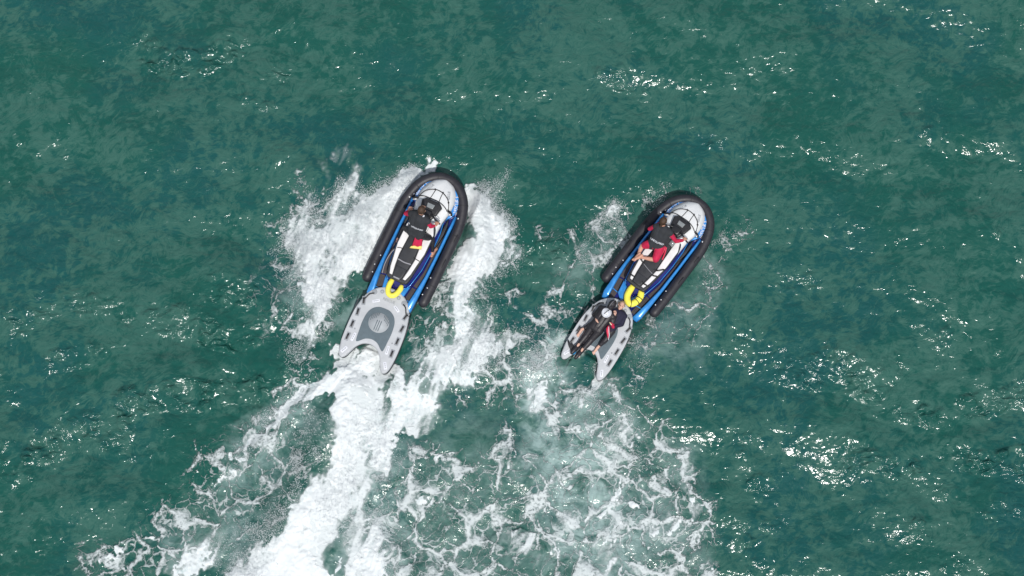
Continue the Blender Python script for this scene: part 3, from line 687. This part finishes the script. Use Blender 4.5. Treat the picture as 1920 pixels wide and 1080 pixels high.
        bs = bvh_of([c for c in [seat]+list(seat.children)])
        obj('seat_band', cord_on(bs, [(-.14, .98), (0, .965), (.14, .98)], .014, 6, .004), M['cord'], seat)
        obj('seat_lashing', cord_on(bs, [(.13, 1.14), (.2, 1.13), (.28, 1.12)], .009, 5), M['plastic'], seat)
        obj('seat_lashing', cord_on(bs, [(-.27, 1.20), (-.2, 1.22), (-.13, 1.22)], .009, 5), M['plastic'], seat)
        obj('bilge_hose', tube(catmull([(-.24, 1.22, .66), (-.33, 1.16, .60), (-.40, 1.0, .50), (-.42, .80, .42), (-.405, .62, .32)], 6), .010, seg=8), M['cord'], t)
        obj('rear_plate', slab([(-.07, .575), (.07, .575), (.07, .605), (-.07, .605)], .68, .745, .004), M['cord'], seat)
    return t
skiA = jet_ski(MA_, 'blue and white jet ski throwing up thick white foam, standing rider in black trousers', 'hose')
skiB = jet_ski(MB_, 'blue and white jet ski ridden by the person in red shorts, running in clearer water', 'straps')

# ------------------------------------------------------------ rescue boards
HALF = [(0, 1.05), (.18, 1.03), (.36, .93), (.50, .77), (.585, .55), (.635, .25), (.65, -.05), (.648, -.35), (.63, -.58), (.585, -.75), (.50, -.805), (.425, -.75), (.365, -.62), (.28, -.46), (.16, -.345), (0, -.30)]
def sym(half, n=4):
    full = half+[(-x, y) for x, y in half[-2:0:-1]]
    return [(p.x, p.y) for p in catmull([(x, y, 0) for x, y in full], n, True)]
def rescue_board(Mx, label, emblem):
    t = empty('rescue_board', Mx); tag(t, label, 'rescue board', 'rescue boards towed behind the jet skis')
    o = sym(HALF, 4)
    bm = slab(o, .02, .165, .055, 4)
    deck = obj('deck', bm, M['boardgrey'], t)
    cx = [(x*1.006, (y-.1)*1.006+.1) for x, y in o]
    obj('side_wall', slab(cx, -.06, .115, .012, 2), M['boardside'], t)
    pad = [(0, .565), (.14, .55), (.26, .47), (.335, .33), (.36, .12), (.35, -.10), (.33, -.33), (.27, -.33), (.15, -.225), (0, -.185)]
    pd = obj('deck_pad', slab(sym(pad, 3), .160, .176, .004), M['pad'], t)
    # raised inner tube that follows the outline
    if emblem:
        dsc = [(.245*math.cos(a)*.97, .215+.225*math.sin(a)) for a in [2*math.pi*k/40 for k in range(40)]]
        e = obj('emblem', slab(dsc, .1765, .1795, 0), M['disc'], pd)
        for k in range(-1, 2):
            obj('emblem_stripe', slab([(k*.048-.009, .03), (k*.048+.009, .03), (k*.048+.009, .27), (k*.048-.009, .27)], .180, .182, 0), M['pad'], e)
        for k in range(-6, 7):
            if abs(k) < 2: continue
            x = k*.034; y1 = .215+.225*math.sqrt(max(0, 1-(x/.238)**2))
            h = .10 if abs(k) > 2 else .05
            obj('emblem_stripe', slab([(x-.007, y1-h-.02), (x+.007, y1-h-.02), (x+.007, y1-.004), (x-.007, y1-.004)], .180, .182, 0), M['pad'], e)
    # side grab handles: grey patch, black webbing loop
    for s in (-1, 1):
        for (x, y, a) in ((.545, .56, -15), (.575, .28, -7), (.585, -.02, 0), (.575, -.32, 2)) :
            rot = Matrix.Rotation(R(-s*a*-1), 4, 'Z')
            M4 = Matrix.Translation((s*(x-.035), y, 0)) @ Matrix.Rotation(R(s*-a*-1), 4, 'Z')
            b1 = slab([(-.045, -.10), (.045, -.10), (.045, .10), (-.045, .10)], .158, .170, .003); b1.transform(M4)
            h = obj('handle_patch', b1, M['patch'], t)
            b2 = slab([(-.020, -.068), (.020, -.068), (.020, .068), (-.020, .068)], .168, .196, .008); b2.transform(M4)
            obj('webbing_handle', b2, M['plastic'], h)
        # nose grab line
        obj('grab_line', tube(catmull([(s*.36, .80, .172), (s*.44, .74, .20), (s*.50, .62, .19), (s*.565, .60, .15)], 5), .014, seg=8), M['plastic'], t)
        obj('side_line', tube([Vector((s*.648, y, .10)) for y in (.55, .3, 0, -.3)], .012, seg=8), M['boardside'], t)
        for (x, y, r_) in ((.36, .83, .062), (.20, .90, .045), (.455, -.10, .018)):
            d = obj('valve_patch', slab([(s*x+r_*math.cos(q), y+r_*math.sin(q)) for q in [2*math.pi*k/20 for k in range(20)]], .160, .171, .003), M['patch'], t)
            if r_ == .045: obj('valve_cap', slab([(s*x+.026*math.cos(q), y+.026*math.sin(q)) for q in [2*math.pi*k/16 for k in range(16)]], .170, .182, .004), M['disc'], d)
        for (x, y, a, w, hh) in ((.25, .655, 32, .17, .062), (.415, -.28, 85, .20, .060), (.50, -.62, 62, .17, .07)):
            b = slab([(-w/2, -hh/2), (w/2, -hh/2), (w/2, hh/2), (-w/2, hh/2)], .160, .1695, .003)
            b.transform(Matrix.Translation((s*x, y, 0)) @ Matrix.Rotation(R(-s*a), 4, 'Z'))
            d = obj('white_panel', b, M['decal'], t)
            b = bmesh.new()
            for k in range(3): box(((k-1)*w*.24, 0, .171), (w*.16, hh*.22, .003), b, 0)
            b.transform(Matrix.Translation((s*x, y, 0)) @ Matrix.Rotation(R(-s*a), 4, 'Z'))
            obj('panel_print', b, M['patch'], d)
    me = text_mesh('RESCUE', .085); bm = bmesh.new(); bm.from_mesh(me)
    bm.transform(Matrix.Translation((.02, .76, .1685)))
    obj('board_lettering', bm, M['patch'], t)
    return t
brdA = rescue_board(SA_, 'empty grey rescue board with a striped round emblem on its pad, towed through white foam', True)
brdB = rescue_board(SB_, 'grey rescue board carrying two people in wetsuits, towed by the right jet ski', False)

# ------------------------------------------------------------ yellow rescue tubes on the sterns
def rescue_tube(Mx, base, pts, label, straps, knob, R0=.058):
    t = empty('rescue_tube', Mx @ Matrix.Translation(base)); tag(t, label, 'rescue tube', 'yellow rescue tubes on the jet ski sterns')
    p = catmull([(x-base[0], y-base[1], z-base[2]) for x, y, z in pts], 5)
    n = len(p); rad = [R0*min(1, .80+.20*min(i, n-1-i)/3) for i in range(n)]
    obj('foam_body', tube(p, rad, seg=16), M['yellow'], t)
    for f in straps:
        i = max(1, min(n-2, int(f*n))); d = (p[i+1]-p[i-1]).normalized()
        obj('strap', tube([p[i]-d*.008, p[i]+d*.010], R0+.004, seg=16, caps=False), M['plastic'], t)
    if knob:
        obj('buckle', ellipsoid(p[-1]+Vector((-.04, .075, .0)), (.035, .03, .03)), M['yellow'], t)
        obj('buckle_cord', tube([p[-1]+Vector((.0, .03, .02)), p[-1]+Vector((-.04, .06, .03))], .02, seg=8), M['plastic'], t)
    return t
rescue_tube(MA_, (.02, .35, .42), [(-.11, .555, .46), (-.12, .43, .47), (-.095, .31, .48), (-.03, .235, .49), (.05, .24, .49), (.105, .31, .48), (.135, .43, .46), (.13, .50, .46)],
    'yellow rescue tube bent in a hook above the empty board', (), True)
rescue_tube(MB_, (.10, .35, .42), [(-.05, .575, .47), (-.04, .42, .47), (-.01, .30, .48), (.06, .215, .49), (.145, .195, .49), (.205, .26, .48), (.235, .38, .47), (.225, .49, .47), (.17, .585, .47)],
    'yellow rescue tube with black straps beside the lying person\'s head', (.52, .70, .80), False, .074)

# ------------------------------------------------------------ people
V = Vector
def hand(bm, wrist, tip_dir, up, side=1, curl=.5, s=1.0):
    f = V(tip_dir).normalized(); u = V(up); u = (u-f*u.dot(f)).normalized(); w = f.cross(u)*side
    wrist = V(wrist)
    for k in range(4):       # palm rays
        x = (-.030+.020*k)*s
        limb(bm, [wrist, wrist+f*.075*s+w*x], [.021*s, .0165*s], 8)
    ln = (.060, .074, .080, .070)
    for k in range(4):
        x = (-.030+.020*k)*s; b = wrist+f*.078*s+w*x
        a = b+f*ln[k]*.45*s-u*curl*.018*s; c = a+(f*(1-curl)-u*curl).normalized()*ln[k]*.35*s; d = c+(f*(.6-curl)-u*1.1*curl).normalized()*ln[k]*.3*s
        limb(bm, [b, a, c, d], [.0095*s, .009*s, .0085*s, .0075*s], 8)
    b = wrist+f*.022*s+w*.030*s
    a = b+f*.035*s+w*.028*s-u*.008; c = a+f*.032*s-w*.002*s-u*.012*s
    limb(bm, [b, a, c], [.013*s, .0115*s, .009*s], 8)
def foot(bm, ankle, d, up, s=1.0):
    f = V(d).normalized(); u = V(up); u = (u-f*u.dot(f)).normalized(); w = f.cross(u); a = V(ankle)
    limb(bm, [a-f*.045*s-u*.045*s, a+f*.05*s-u*.045*s, a+f*.135*s-u*.062*s], [.036*s, .040*s, .030*s])
    limb(bm, [a, a+f*.06*s-u*.03*s], [.040*s, .034*s])
    for k in range(5):
        x = (-.030+.015*k)*s; L = (.058, .050, .047, .042, .034)[k]*s
        limb(bm, [a+f*.135*s-u*.062*s+w*x, a+f*(.135*s+L)-u*.072*s+w*x*1.1], [.013*s, .0105*s-(.0006*k)], 8)
def head_parts(bm, c, face, top, s=1.0):
    """skull, jaw, nose, ears added to the body solid; face = facing direction, top = crown direction"""
    f = V(face).normalized(); u = V(top); u = (u-f*u.dot(f)).normalized(); w = f.cross(u); c = V(c)
    rot = Matrix((w, f, u)).transposed()
    ellipsoid(c+u*.018*s-f*.008*s, (.074*s, .092*s, .092*s), bm, rot=rot)
    ellipsoid(c-u*.045*s+f*.022*s, (.056*s, .062*s, .066*s), bm, rot=rot)
    limb(bm, [c+f*.088*s+u*.012*s, c+f*.104*s-u*.022*s], [.010*s, .015*s], 8)      # nose
    limb(bm, [c+f*.074*s+u*.028*s-w*.04*s, c+f*.083*s+u*.030*s, c+f*.074*s+u*.028*s+w*.04*s], [.012*s]*3, 8)   # brow
    limb(bm, [c+f*.074*s-u*.055*s-w*.018*s, c+f*.074*s-u*.055*s+w*.018*s], [.011*s]*2, 8)   # lips
    ellipsoid(c+f*.064*s-u*.092*s, (.024*s, .02*s, .02*s), bm, rot=rot)                   # chin
    for q in (-1, 1): ellipsoid(c+w*q*.076*s-u*.008*s, (.010*s, .02*s, .032*s), bm, rot=rot)
    return f, u, w, rot
def face_details(parent, c, fr, s=1.0):
    f, u, w, rot = fr; c = V(c)
    for q in (-1, 1): obj('eye', ellipsoid(c+f*.080*s+w*q*.030*s+u*.006*s, (.013*s, .007*s, .008*s), seg=10, rings=8, rot=rot), M['eye'], parent)
    obj('mouth', ellipsoid(c+f*.082*s-u*.054*s, (.022*s, .006*s, .006*s), seg=10, rings=8, rot=rot), M['lip'], parent)
def hair(parent, c, fr, material, s=1.0, long=0):
    f, u, w, rot = fr; c = V(c); bm = bmesh.new()
    ellipsoid(c+u*.034*s-f*.022*s, (.083*s, .090*s, .086*s), bm, rot=rot)
    ellipsoid(c-u*.02*s-f*.045*s, (.076*s, .058*s, .075*s), bm, rot=rot)
    for k in range(26):      # locks that break the outline
        a = random.uniform(-1.5, 1.5)+math.pi; e = random.uniform(-.5, 1.4)
        d = (f*math.cos(a)*math.cos(e)+w*math.sin(a)*math.cos(e)+u*math.sin(e)).normalized()
        b = c+u*.02*s-f*.012*s+d*.075*s
        limb(bm, [b, b+d*.014*s+V((random.uniform(-.02, .02), random.uniform(-.02, .02), random.uniform(-.02, .0)))*s], [.017*s, .007*s], 6)
    if long: limb(bm, [c-f*.07*s, c-f*.10*s-u*.08*s, c-f*.08*s-u*.17*s], [.035*s, .03*s, .016*s])
    return fused('hair', bm, .007, material, parent, 3)
def torso(bm, j, g=0.0, lo=True):
    sl, sr, hl, hr = (V(j[k]) for k in ('shL', 'shR', 'hipL', 'hipR'))
    cs, ch = (sl+sr)/2, (hl+hr)/2
    limb(bm, [sl, cs+(j.get('up', V((0, 0, 1))))*.0, sr], [.058+g, .075+g, .058+g])
    for a, b in ((sl, hl), (sr, hr)):
        a2 = a.lerp(cs, .42); b2 = b.lerp(ch, .30)
        limb(bm, [a2, a2.lerp(b2, .3), a2.lerp(b2, .68), b2], [.085+g, .098+g, .082+g, .094+g], 12)
    limb(bm, [cs, cs.lerp(ch, .5), ch], [.100+g, .102+g, .092+g], 14)
    if lo: limb(bm, [hl.lerp(ch, .2), ch, hr.lerp(ch, .2)], [.09+g, .095+g, .09+g], 12)
def leg(bm, hip, knee, ank, g=0.0, t=1.0, th=.082, cf=.056):
    hip, knee, ank = V(hip), V(knee), V(ank)
    limb(bm, [hip, hip.lerp(knee, .45), knee], [th+g, th*.86+g, .056+g], 12)
    limb(bm, [knee, knee.lerp(ank, .32), knee.lerp(ank, .75), ank], [.054+g, cf+g, .040+g, .036+g], 12)
def arm(bm, sh, el, wr, g=0.0, upto=1.0):
    sh, el, wr = V(sh), V(el), V(wr)
    limb(bm, [sh, sh.lerp(el, .4), el], [.050+g, .046+g, .037+g], 10)
    e = el.lerp(wr, upto)
    limb(bm, [el, el.lerp(e, .4), e], [.037+g, .037+g, .027+g], 10)
def person(Mx, base, label, skin, j, hands, feet, head, face, top):
    t = empty('person', Mx @ Matrix.Translation(base)); tag(t, label, 'person')
    b = V(base); j = {k: V(v)-b for k, v in j.items()}
    bm = bmesh.new(); torso(bm, j, -.008)
    hc = V(head)-b; cs = (j['shL']+j['shR'])/2
    limb(bm, [cs, hc-V(top).normalized()*.06], [.060, .052], 10)
    fr = head_parts(bm, hc, face, top, .98)
    for s in 'LR':
        arm(bm, j['sh'+s], j['el'+s], j['wr'+s], -.004); leg(bm, j['hip'+s], j['kn'+s], j['an'+s], -.004)
    for s, (d, u, sd, c) in hands.items(): hand(bm, j['wr'+s], d, u, sd, c, .95)
    for s, (d, u) in feet.items(): foot(bm, j['an'+s], d, u, .95)
    body = fused('body', bm, .0075, skin, t, 3)
    return t, j, hc, fr

# rider of the left ski: standing astride, leaning on the bars, black trousers
t, j, hc, fr = person(MA_, (0, 1.6, .3), 'standing rider in black vest and long black trousers, red and yellow cloth at hip', M['skin'],
  dict(shL=(-.205, 1.88, 1.27), shR=(.165, 1.88, 1.27), hipL=(-.12, 1.60, .93), hipR=(.11, 1.60, .93), elL=(-.35, 1.86, 1.12), wrL=(-.345, 1.98, 1.03), elR=(.25, 1.83, 1.12), wrR=(.335, 1.92, 1.035),
       knL=(-.33, 1.66, .62), knR=(.30, 1.70, .62), anL=(-.41, 1.42, .36), anR=(.405, 1.44, .36)),
  dict(L=((0.1, .9, -.35), (0, .4, 1), 1, .8), R=((-.1, .9, -.35), (0, .4, 1), -1, .8)), dict(L=((-.05, 1, 0), (0, 0, 1)), R=((.1, 1, 0), (0, 0, 1))),
  (-.01, 2.02, 1.46), (0, .95, -.25), (0, .25, .97))
hair(t, hc, fr, M['hairbrown']); face_details(t, hc, fr)
bm = bmesh.new(); torso(bm, j, .024, False)
bm2 = bmesh.new(); 
vest = fused('vest', bm, .012, M['vest'], t, 5)
bm = bmesh.new()
for s in 'LR': leg(bm, j['hip'+s], j['kn'+s], j['an'+s].lerp(j['kn'+s], .22), .010)
limb(bm, [j['hipL'], j['hipR']], [.10, .10], 12)
fused('trousers', bm, .011, M['wetsuit'], t, 4)
for s in 'LR':
    bm = bmesh.new(); arm(bm, j['sh'+s], j['el'+s], j['wr'+s], .009, .55); fused('sleeve', bm, .010, M['red'], t, 3)
bv = bvh_of([vest])
cs = (j['shL']+j['shR'])/2; ch = (j['hipL']+j['hipR'])/2; bd = (cs-ch).normalized(); nrm = V((0, -bd.z, bd.y)).normalized()
def back_frame(j, at, x=0):
    cs = (j['shL']+j['shR'])/2; ch = (j['hipL']+j['hipR'])/2; up = (cs-ch).normalized(); rt = (j['shR']-j['shL']).normalized(); n = rt.cross(up).normalized(); rt = up.cross(n)
    o = ch.lerp(cs, at)+n*.15+rt*x
    return Matrix.Translation(o) @ Matrix((rt, up, n)).transposed().to_4x4(), -n
mt, ax = back_frame(j, .52, .03)
text_on('vest_lettering', 'LIFEGUARD', .052, bv, mt, ax, .003, M['decal'], vest)
mt2, ax = back_frame(j, .60, -.165)
# small round badge left of the lettering
bm = bmesh.new(); bmesh.ops.create_circle(bm, cap_ends=True, segments=14, radius=.022, matrix=mt2)
for v in bm.verts:
    h = bv.ray_cast(v.co-ax*.3, ax); v.co = (h[0]-ax*.003) if h[0] else v.co
obj('vest_badge', bm, M['decal'], vest)
# pale collar patch at the neck
bm = ellipsoid(cs+V((.085, .04, .085)), (.022, .035, .02)); obj('collar_tab', bm, M['decal'], t)
# red and yellow cloth hanging behind the right hip
def cloth(name, parent, pts_top, pts_bot, material, n=9, wav=.02, th=.008):
    bm = bmesh.new(); rows = []
    for i in range(n):
        f = i/(n-1); row = []
        for k in range(n):
            g = k/(n-1); a = V(pts_top[0]).lerp(V(pts_top[1]), g); b = V(pts_bot[0]).lerp(V(pts_bot[1]), g)
            p = a.lerp(b, f); p.z += wav*math.sin(g*9+f*2)+.02*math.sin(f*3.1); row.append(bm.verts.new(p))
        rows.append(row)
    for a, b in zip(rows, rows[1:]):
        for k in range(n-1): bm.faces.new((a[k], a[k+1], b[k+1], b[k]))
    o = obj(name, bm, material, parent)
    s = o.modifiers.new('s', 'SOLIDIFY'); s.thickness = th; s.offset = 1
    return o
b0 = V((0, 1.6, .3))
ct = cloth('hip_cloth', t, (V((.03, 1.66, 1.06))-b0, V((.15, 1.66, 1.04))-b0), (V((.015, 1.32, .775))-b0, V((.215, 1.40, .80))-b0), M['red'])
cloth('cloth_hem', ct, (V((.012, 1.345, .79))-b0, V((.216, 1.425, .815))-b0), (V((-.02, 1.29, .765))-b0, V((.225, 1.36, .785))-b0), mat('yellow_cloth', (.80, .62, .18), .8), 6, .015)

# rider of the right ski: kneeling sideways on the seat in red shorts
t, j, hc, fr = person(MB_, (-.15, 1.5, .7), 'kneeling rider in black vest and red shorts with bare legs folded on the seat', M['skin'],
  dict(shL=(-.36, 1.80, 1.22), shR=(-.03, 1.86, 1.22), hipL=(-.27, 1.47, .90), hipR=(-.05, 1.56, .90), elL=(-.47, 1.72, 1.03), wrL=(-.36, 2.0, .99), elR=(.165, 1.83, 1.05), wrR=(.285, 1.96, 1.02),
       knL=(-.40, 1.36, .80), knR=(.03, 1.27, .82), anL=(-.345, 1.14, .775), anR=(-.27, 1.13, .80)),
  dict(L=((.1, 1, -.25), (0, .3, 1), 1, .8), R=((.15, .9, -.3), (0, .3, 1), -1, .8)), dict(L=((-.1, -1, -.1), (-.2, .1, -1)), R=((-.35, -.9, -.1), (.3, 0, -1))),
  (-.29, 1.95, 1.40), (-.15, .95, -.3), (0, .35, .94))
hair(t, hc, fr, M['hairbrown'], 1.0, 1); face_details(t, hc, fr)
bm = bmesh.new(); torso(bm, j, .022, False); vest = fused('vest', bm, .012, M['vest'], t, 5)
bm = bmesh.new()
for s, q in (('L', .62), ('R', .92)):
    a, b = j['hip'+s], j['kn'+s]; limb(bm, [a, a.lerp(b, .5*q), a.lerp(b, q)], [.105, .100, .086], 12)
limb(bm, [j['hipL'], j['hipR']], [.108, .108], 12)
shorts = fused('shorts', bm, .011, M['red'], t, 4)
for s in 'LR':
    bm = bmesh.new(); arm(bm, j['sh'+s], j['el'+s], j['wr'+s], .010, .85); fused('sleeve', bm, .010, M['red'], t, 3)
bv = bvh_of([vest]); mt, ax = back_frame(j, .36, 0)
text_on('vest_lettering', 'LIFEGUARD', .064, bv, mt, ax, .003, M['decal'], vest)
# red leash down the right hip
b0 = V((-.15, 1.5, .7))
obj('leash', tube(catmull([V((.07, 1.62, .90))-b0, V((.10, 1.55, .86))-b0, V((.12, 1.48, .80))-b0, V((.14, 1.40, .74))-b0], 4), [.016]*13, seg=8), M['redtube'], t)
obj('leash', tube(catmull([V((.04, 1.62, .92))-b0, V((.07, 1.53, .88))-b0, V((.075, 1.44, .83))-b0, V((.085, 1.36, .79))-b0], 4), [.012]*13, seg=8), M['redtube'], t)

# rescuer lying face down across the casualty, black hooded wetsuit
t, j, hc, fr = person(SB_, (-.18, .2, .2), 'person lying face down in black hooded wetsuit with round white emblem on back', M['skinpale'],
  dict(shL=(-.33, .64, .36), shR=(.02, .61, .40), hipL=(-.29, .20, .34), hipR=(-.08, .19, .36), elL=(-.40, .44, .24), wrL=(-.26, .60, .22), elR=(.10, .48, .36), wrR=(.07, .66, .40),
       knL=(-.30, -.06, .27), knR=(-.14, -.08, .27), anL=(-.345, -.37, .26), anR=(-.20, -.42, .26)),
  dict(L=((.2, 1, 0), (0, 0, 1), 1, .3), R=((-.6, .7, 0), (0, 0, 1), -1, .4)), dict(L=((-.1, -1, .0), (0, .2, -1)), R=((0, -1, .0), (0, .2, -1))),
  (-.14, .85, .43), (.25, .35, -.9), (.1, .95, .3))
bm = bmesh.new(); f, u, w, rot = fr
ellipsoid(hc+u*.01, (.096, .112, .112), bm, rot=rot); ellipsoid(hc-u*.06-f*.02, (.08, .08, .09), bm, rot=rot); limb(bm, [hc-u*.05, (j['shL']+j['shR'])/2], [.075, .08])
hood = fused('wetsuit_hood', bm, .010, M['wetsuit'], t, 4)
obj('hood_seam', tube(catmull([hc+u*.12-f*.02, hc+u*.06-f*.105, hc-u*.04-f*.10], 5), .005, seg=6), M['cord'], hood)
bm = bmesh.new(); torso(bm, j, .026)
for s in 'LR':
    arm(bm, j['sh'+s], j['el'+s], j['wr'+s], .018); leg(bm, j['hip'+s], j['kn'+s], j['an'+s], .024)
for s in 'LR':
    a = j['an'+s]; d_ = (a-j['kn'+s]).normalized(); limb(bm, [a-d_*.04, a+V((0, 0, .035))+d_*.08, a+d_*.15+V((0, 0, .055)), a+d_*.21+V((0, 0, .06))], [.060, .062, .058, .046])
suit = fused('wetsuit', bm, .011, M['wetsuit'], t, 4)
bv = bvh_of([suit])
def disc_on(name, c, r, mater, parent, lift=.003):
    bm = bmesh.new()
    bmesh.ops.create_circle(bm, cap_ends=False, segments=32, radius=r)
    es = bm.edges[:]; cv = bm.verts.new((0, 0, 0)); rim = [v for v in bm.verts if v is not cv]
    rim.sort(key=lambda v: math.atan2(v.co.y, v.co.x)); prev = rim
    rings = [rim]
    for q in (.75, .5, .25): rings.append([bm.verts.new(v.co*q) for v in rim])
    for a, b in zip(rings, rings[1:]):
        for k in range(32): bm.faces.new((a[k], a[(k+1) % 32], b[(k+1) % 32], b[k]))
    for k in range(32): bm.faces.new((rings[-1][k], rings[-1][(k+1) % 32], cv))
    for v in bm.verts:
        x, y = v.co.x+c[0], v.co.y+c[1]; h = bv.ray_cast(V((x, y, 2)), V((0, 0, -1)))
        v.co = V((x, y, (h[0].z if h[0] else c[2])+lift))
    return obj(name, bm, mater, parent)
cc = (j['shL']+j['shR'])/2; cc = (cc.x+.005, cc.y-.01, cc.z+.08)
em = disc_on('round_emblem', cc, .118, M['decal'], suit)
bmr = bmesh.new()
for r_ in (.100,):
    pr = []
    for k in range(33):
        a = 2*math.pi*k/32; x, y = cc[0]+r_*math.cos(a), cc[1]+r_*math.sin(a); h = bv.ray_cast(V((x, y, 2)), V((0, 0, -1))); pr.append(V((x, y, (h[0].z if h[0] else cc[2])+.005)))
    tube(pr, .003, bmr, 6, caps=False)
for a in (.4, 1.3, 2.2, 3.0, 4.0, 5.1):
    x, y = cc[0]+.05*math.cos(a), cc[1]+.05*math.sin(a); h = bv.ray_cast(V((x, y, 2)), V((0, 0, -1))); ellipsoid((x, y, (h[0].z if h[0] else cc[2])+.004), (.016, .007, .003), bmr, 8, 6)
obj('emblem_print', bmr, M['patch'], em)
pz = []
for k in range(9):
    x, y = cc[0]+.02-.055*k/8, cc[1]+.10-.15*k/8; h = bv.ray_cast(V((x, y, 2)), V((0, 0, -1))); pz.append(V((x, y, (h[0].z if h[0] else cc[2])+.010)))
obj('zip_cord', tube(pz, .009, seg=6), M['plastic'], suit)
x, y = -.22-(-.18), .335-.2
pz = []
for k in range(7):
    xx, yy = -.13+.115*k/6, .165-.05*k/6; h = bv.ray_cast(V((xx, yy, 2)), V((0, 0, -1))); pz.append(V((xx, yy, (h[0].z if h[0] else .2)+.002)))
obj('bare_waist', tube(pz, [.008, .018, .025, .026, .022, .016, .007], seg=8), M['skinpale'], suit)
# red pouch on the hip
b0 = V((-.18, .2, .2))
obj('waist_pouch', tube(catmull([V((.06, .36, .41))-b0, V((.10, .28, .415))-b0, V((.16, .20, .40))-b0, V((.22, .12, .33))-b0], 5), [.030, .036, .042, .045, .046, .045, .043, .040, .037, .034, .030, .026, .022, .018, .014, .010], seg=12), M['redtube'], t)
obj('pouch_trim', tube(catmull([V((.07, .36, .45))-b0, V((.13, .28, .458))-b0, V((.19, .20, .44))-b0, V((.225, .11, .35))-b0], 5), .009, seg=6), M['decal'], t)

# swim fins on the rescuer's feet
t2 = empty('swim_fins', SB_ @ Matrix.Translation((-.36, -.52, .22))); tag(t2, 'black swim fin with a blue foot pocket at the tail of the occupied board', 'swim fin')
obj('fin_blade', slab([(.02, -.02), (.05, .06), (-.06, .10), (-.13, .14), (-.16, .10), (-.25, .16), (-.275, .135), (-.17, .03), (-.07, -.03)], .0, .03, .008), M['plastic'], t2)
obj('foot_pocket', ellipsoid((.01, -.015, .035), (.055, .065, .03)), M['finblue'], t2)

# casualty on the back, fair hair, navy and red top, barefoot
t, j, hc, fr = person(SB_, (.0, .3, .2), 'barefoot person lying face up with fair hair in a navy top with red sleeve', M['skinpale'],
  dict(shL=(-.02, .74, .28), shR=(.25, .77, .28), hipL=(-.03, .33, .26), hipR=(.17, .33, .26), elL=(-.02, .50, .36), wrL=(.03, .60, .42), elR=(.31, .58, .28), wrR=(.20, .46, .36),
       knL=(-.33, .20, .26), knR=(.16, .09, .30), anL=(-.47, .0, .25), anR=(.09, -.16, .23)),
  dict(L=((-.05, .9, .25), (0, -.2, 1), 1, .7), R=((-.9, .2, 0), (0, 0, 1), 1, .3)), dict(L=((-.05, -.85, .45), (0, .45, .85)), R=((-.1, -.85, .45), (0, .45, .85))),
  (.055, .945, .31), (.05, -.2, .97), (-.05, .98, .2))
hair(t, hc, fr, M['hairfair']); face_details(t, hc, fr)
bm = bmesh.new(); torso(bm, j, .024, False); arm(bm, j['shR'], j['elR'], j['wrR'], .018); top_ = fused('rash_vest', bm, .011, M['navycloth'], t, 4)
bm = bmesh.new(); arm(bm, j['shL'], j['elL'], j['wrL'], .012, .75); sl = fused('sleeve', bm, .010, M['red'], t, 3)
bm = bmesh.new()
limb(bm, [V((.03, .52, .37))-V((0, .3, .2)), V((.16, .42, .37))-V((0, .3, .2))], [.05, .045]); fused('red_sash', bm, .010, M['red'], t, 3)
obj('yellow_tab', box(V((.06, .45, .435))-V((0, .3, .2)), (.10, .022, .012), rot=Matrix.Rotation(R(-20), 3, 'Z')), M['cream'], t)
bm = bmesh.new()
limb(bm, [j['hipL'], j['hipR']], [.105, .105], 12)
for s, q in (('L', .62), ('R', .62)): leg(bm, j['hip'+s], j['kn'+s], j['kn'+s].lerp(j['an'+s], q), .020)
fused('trousers', bm, .011, M['wetsuit'], t, 4)
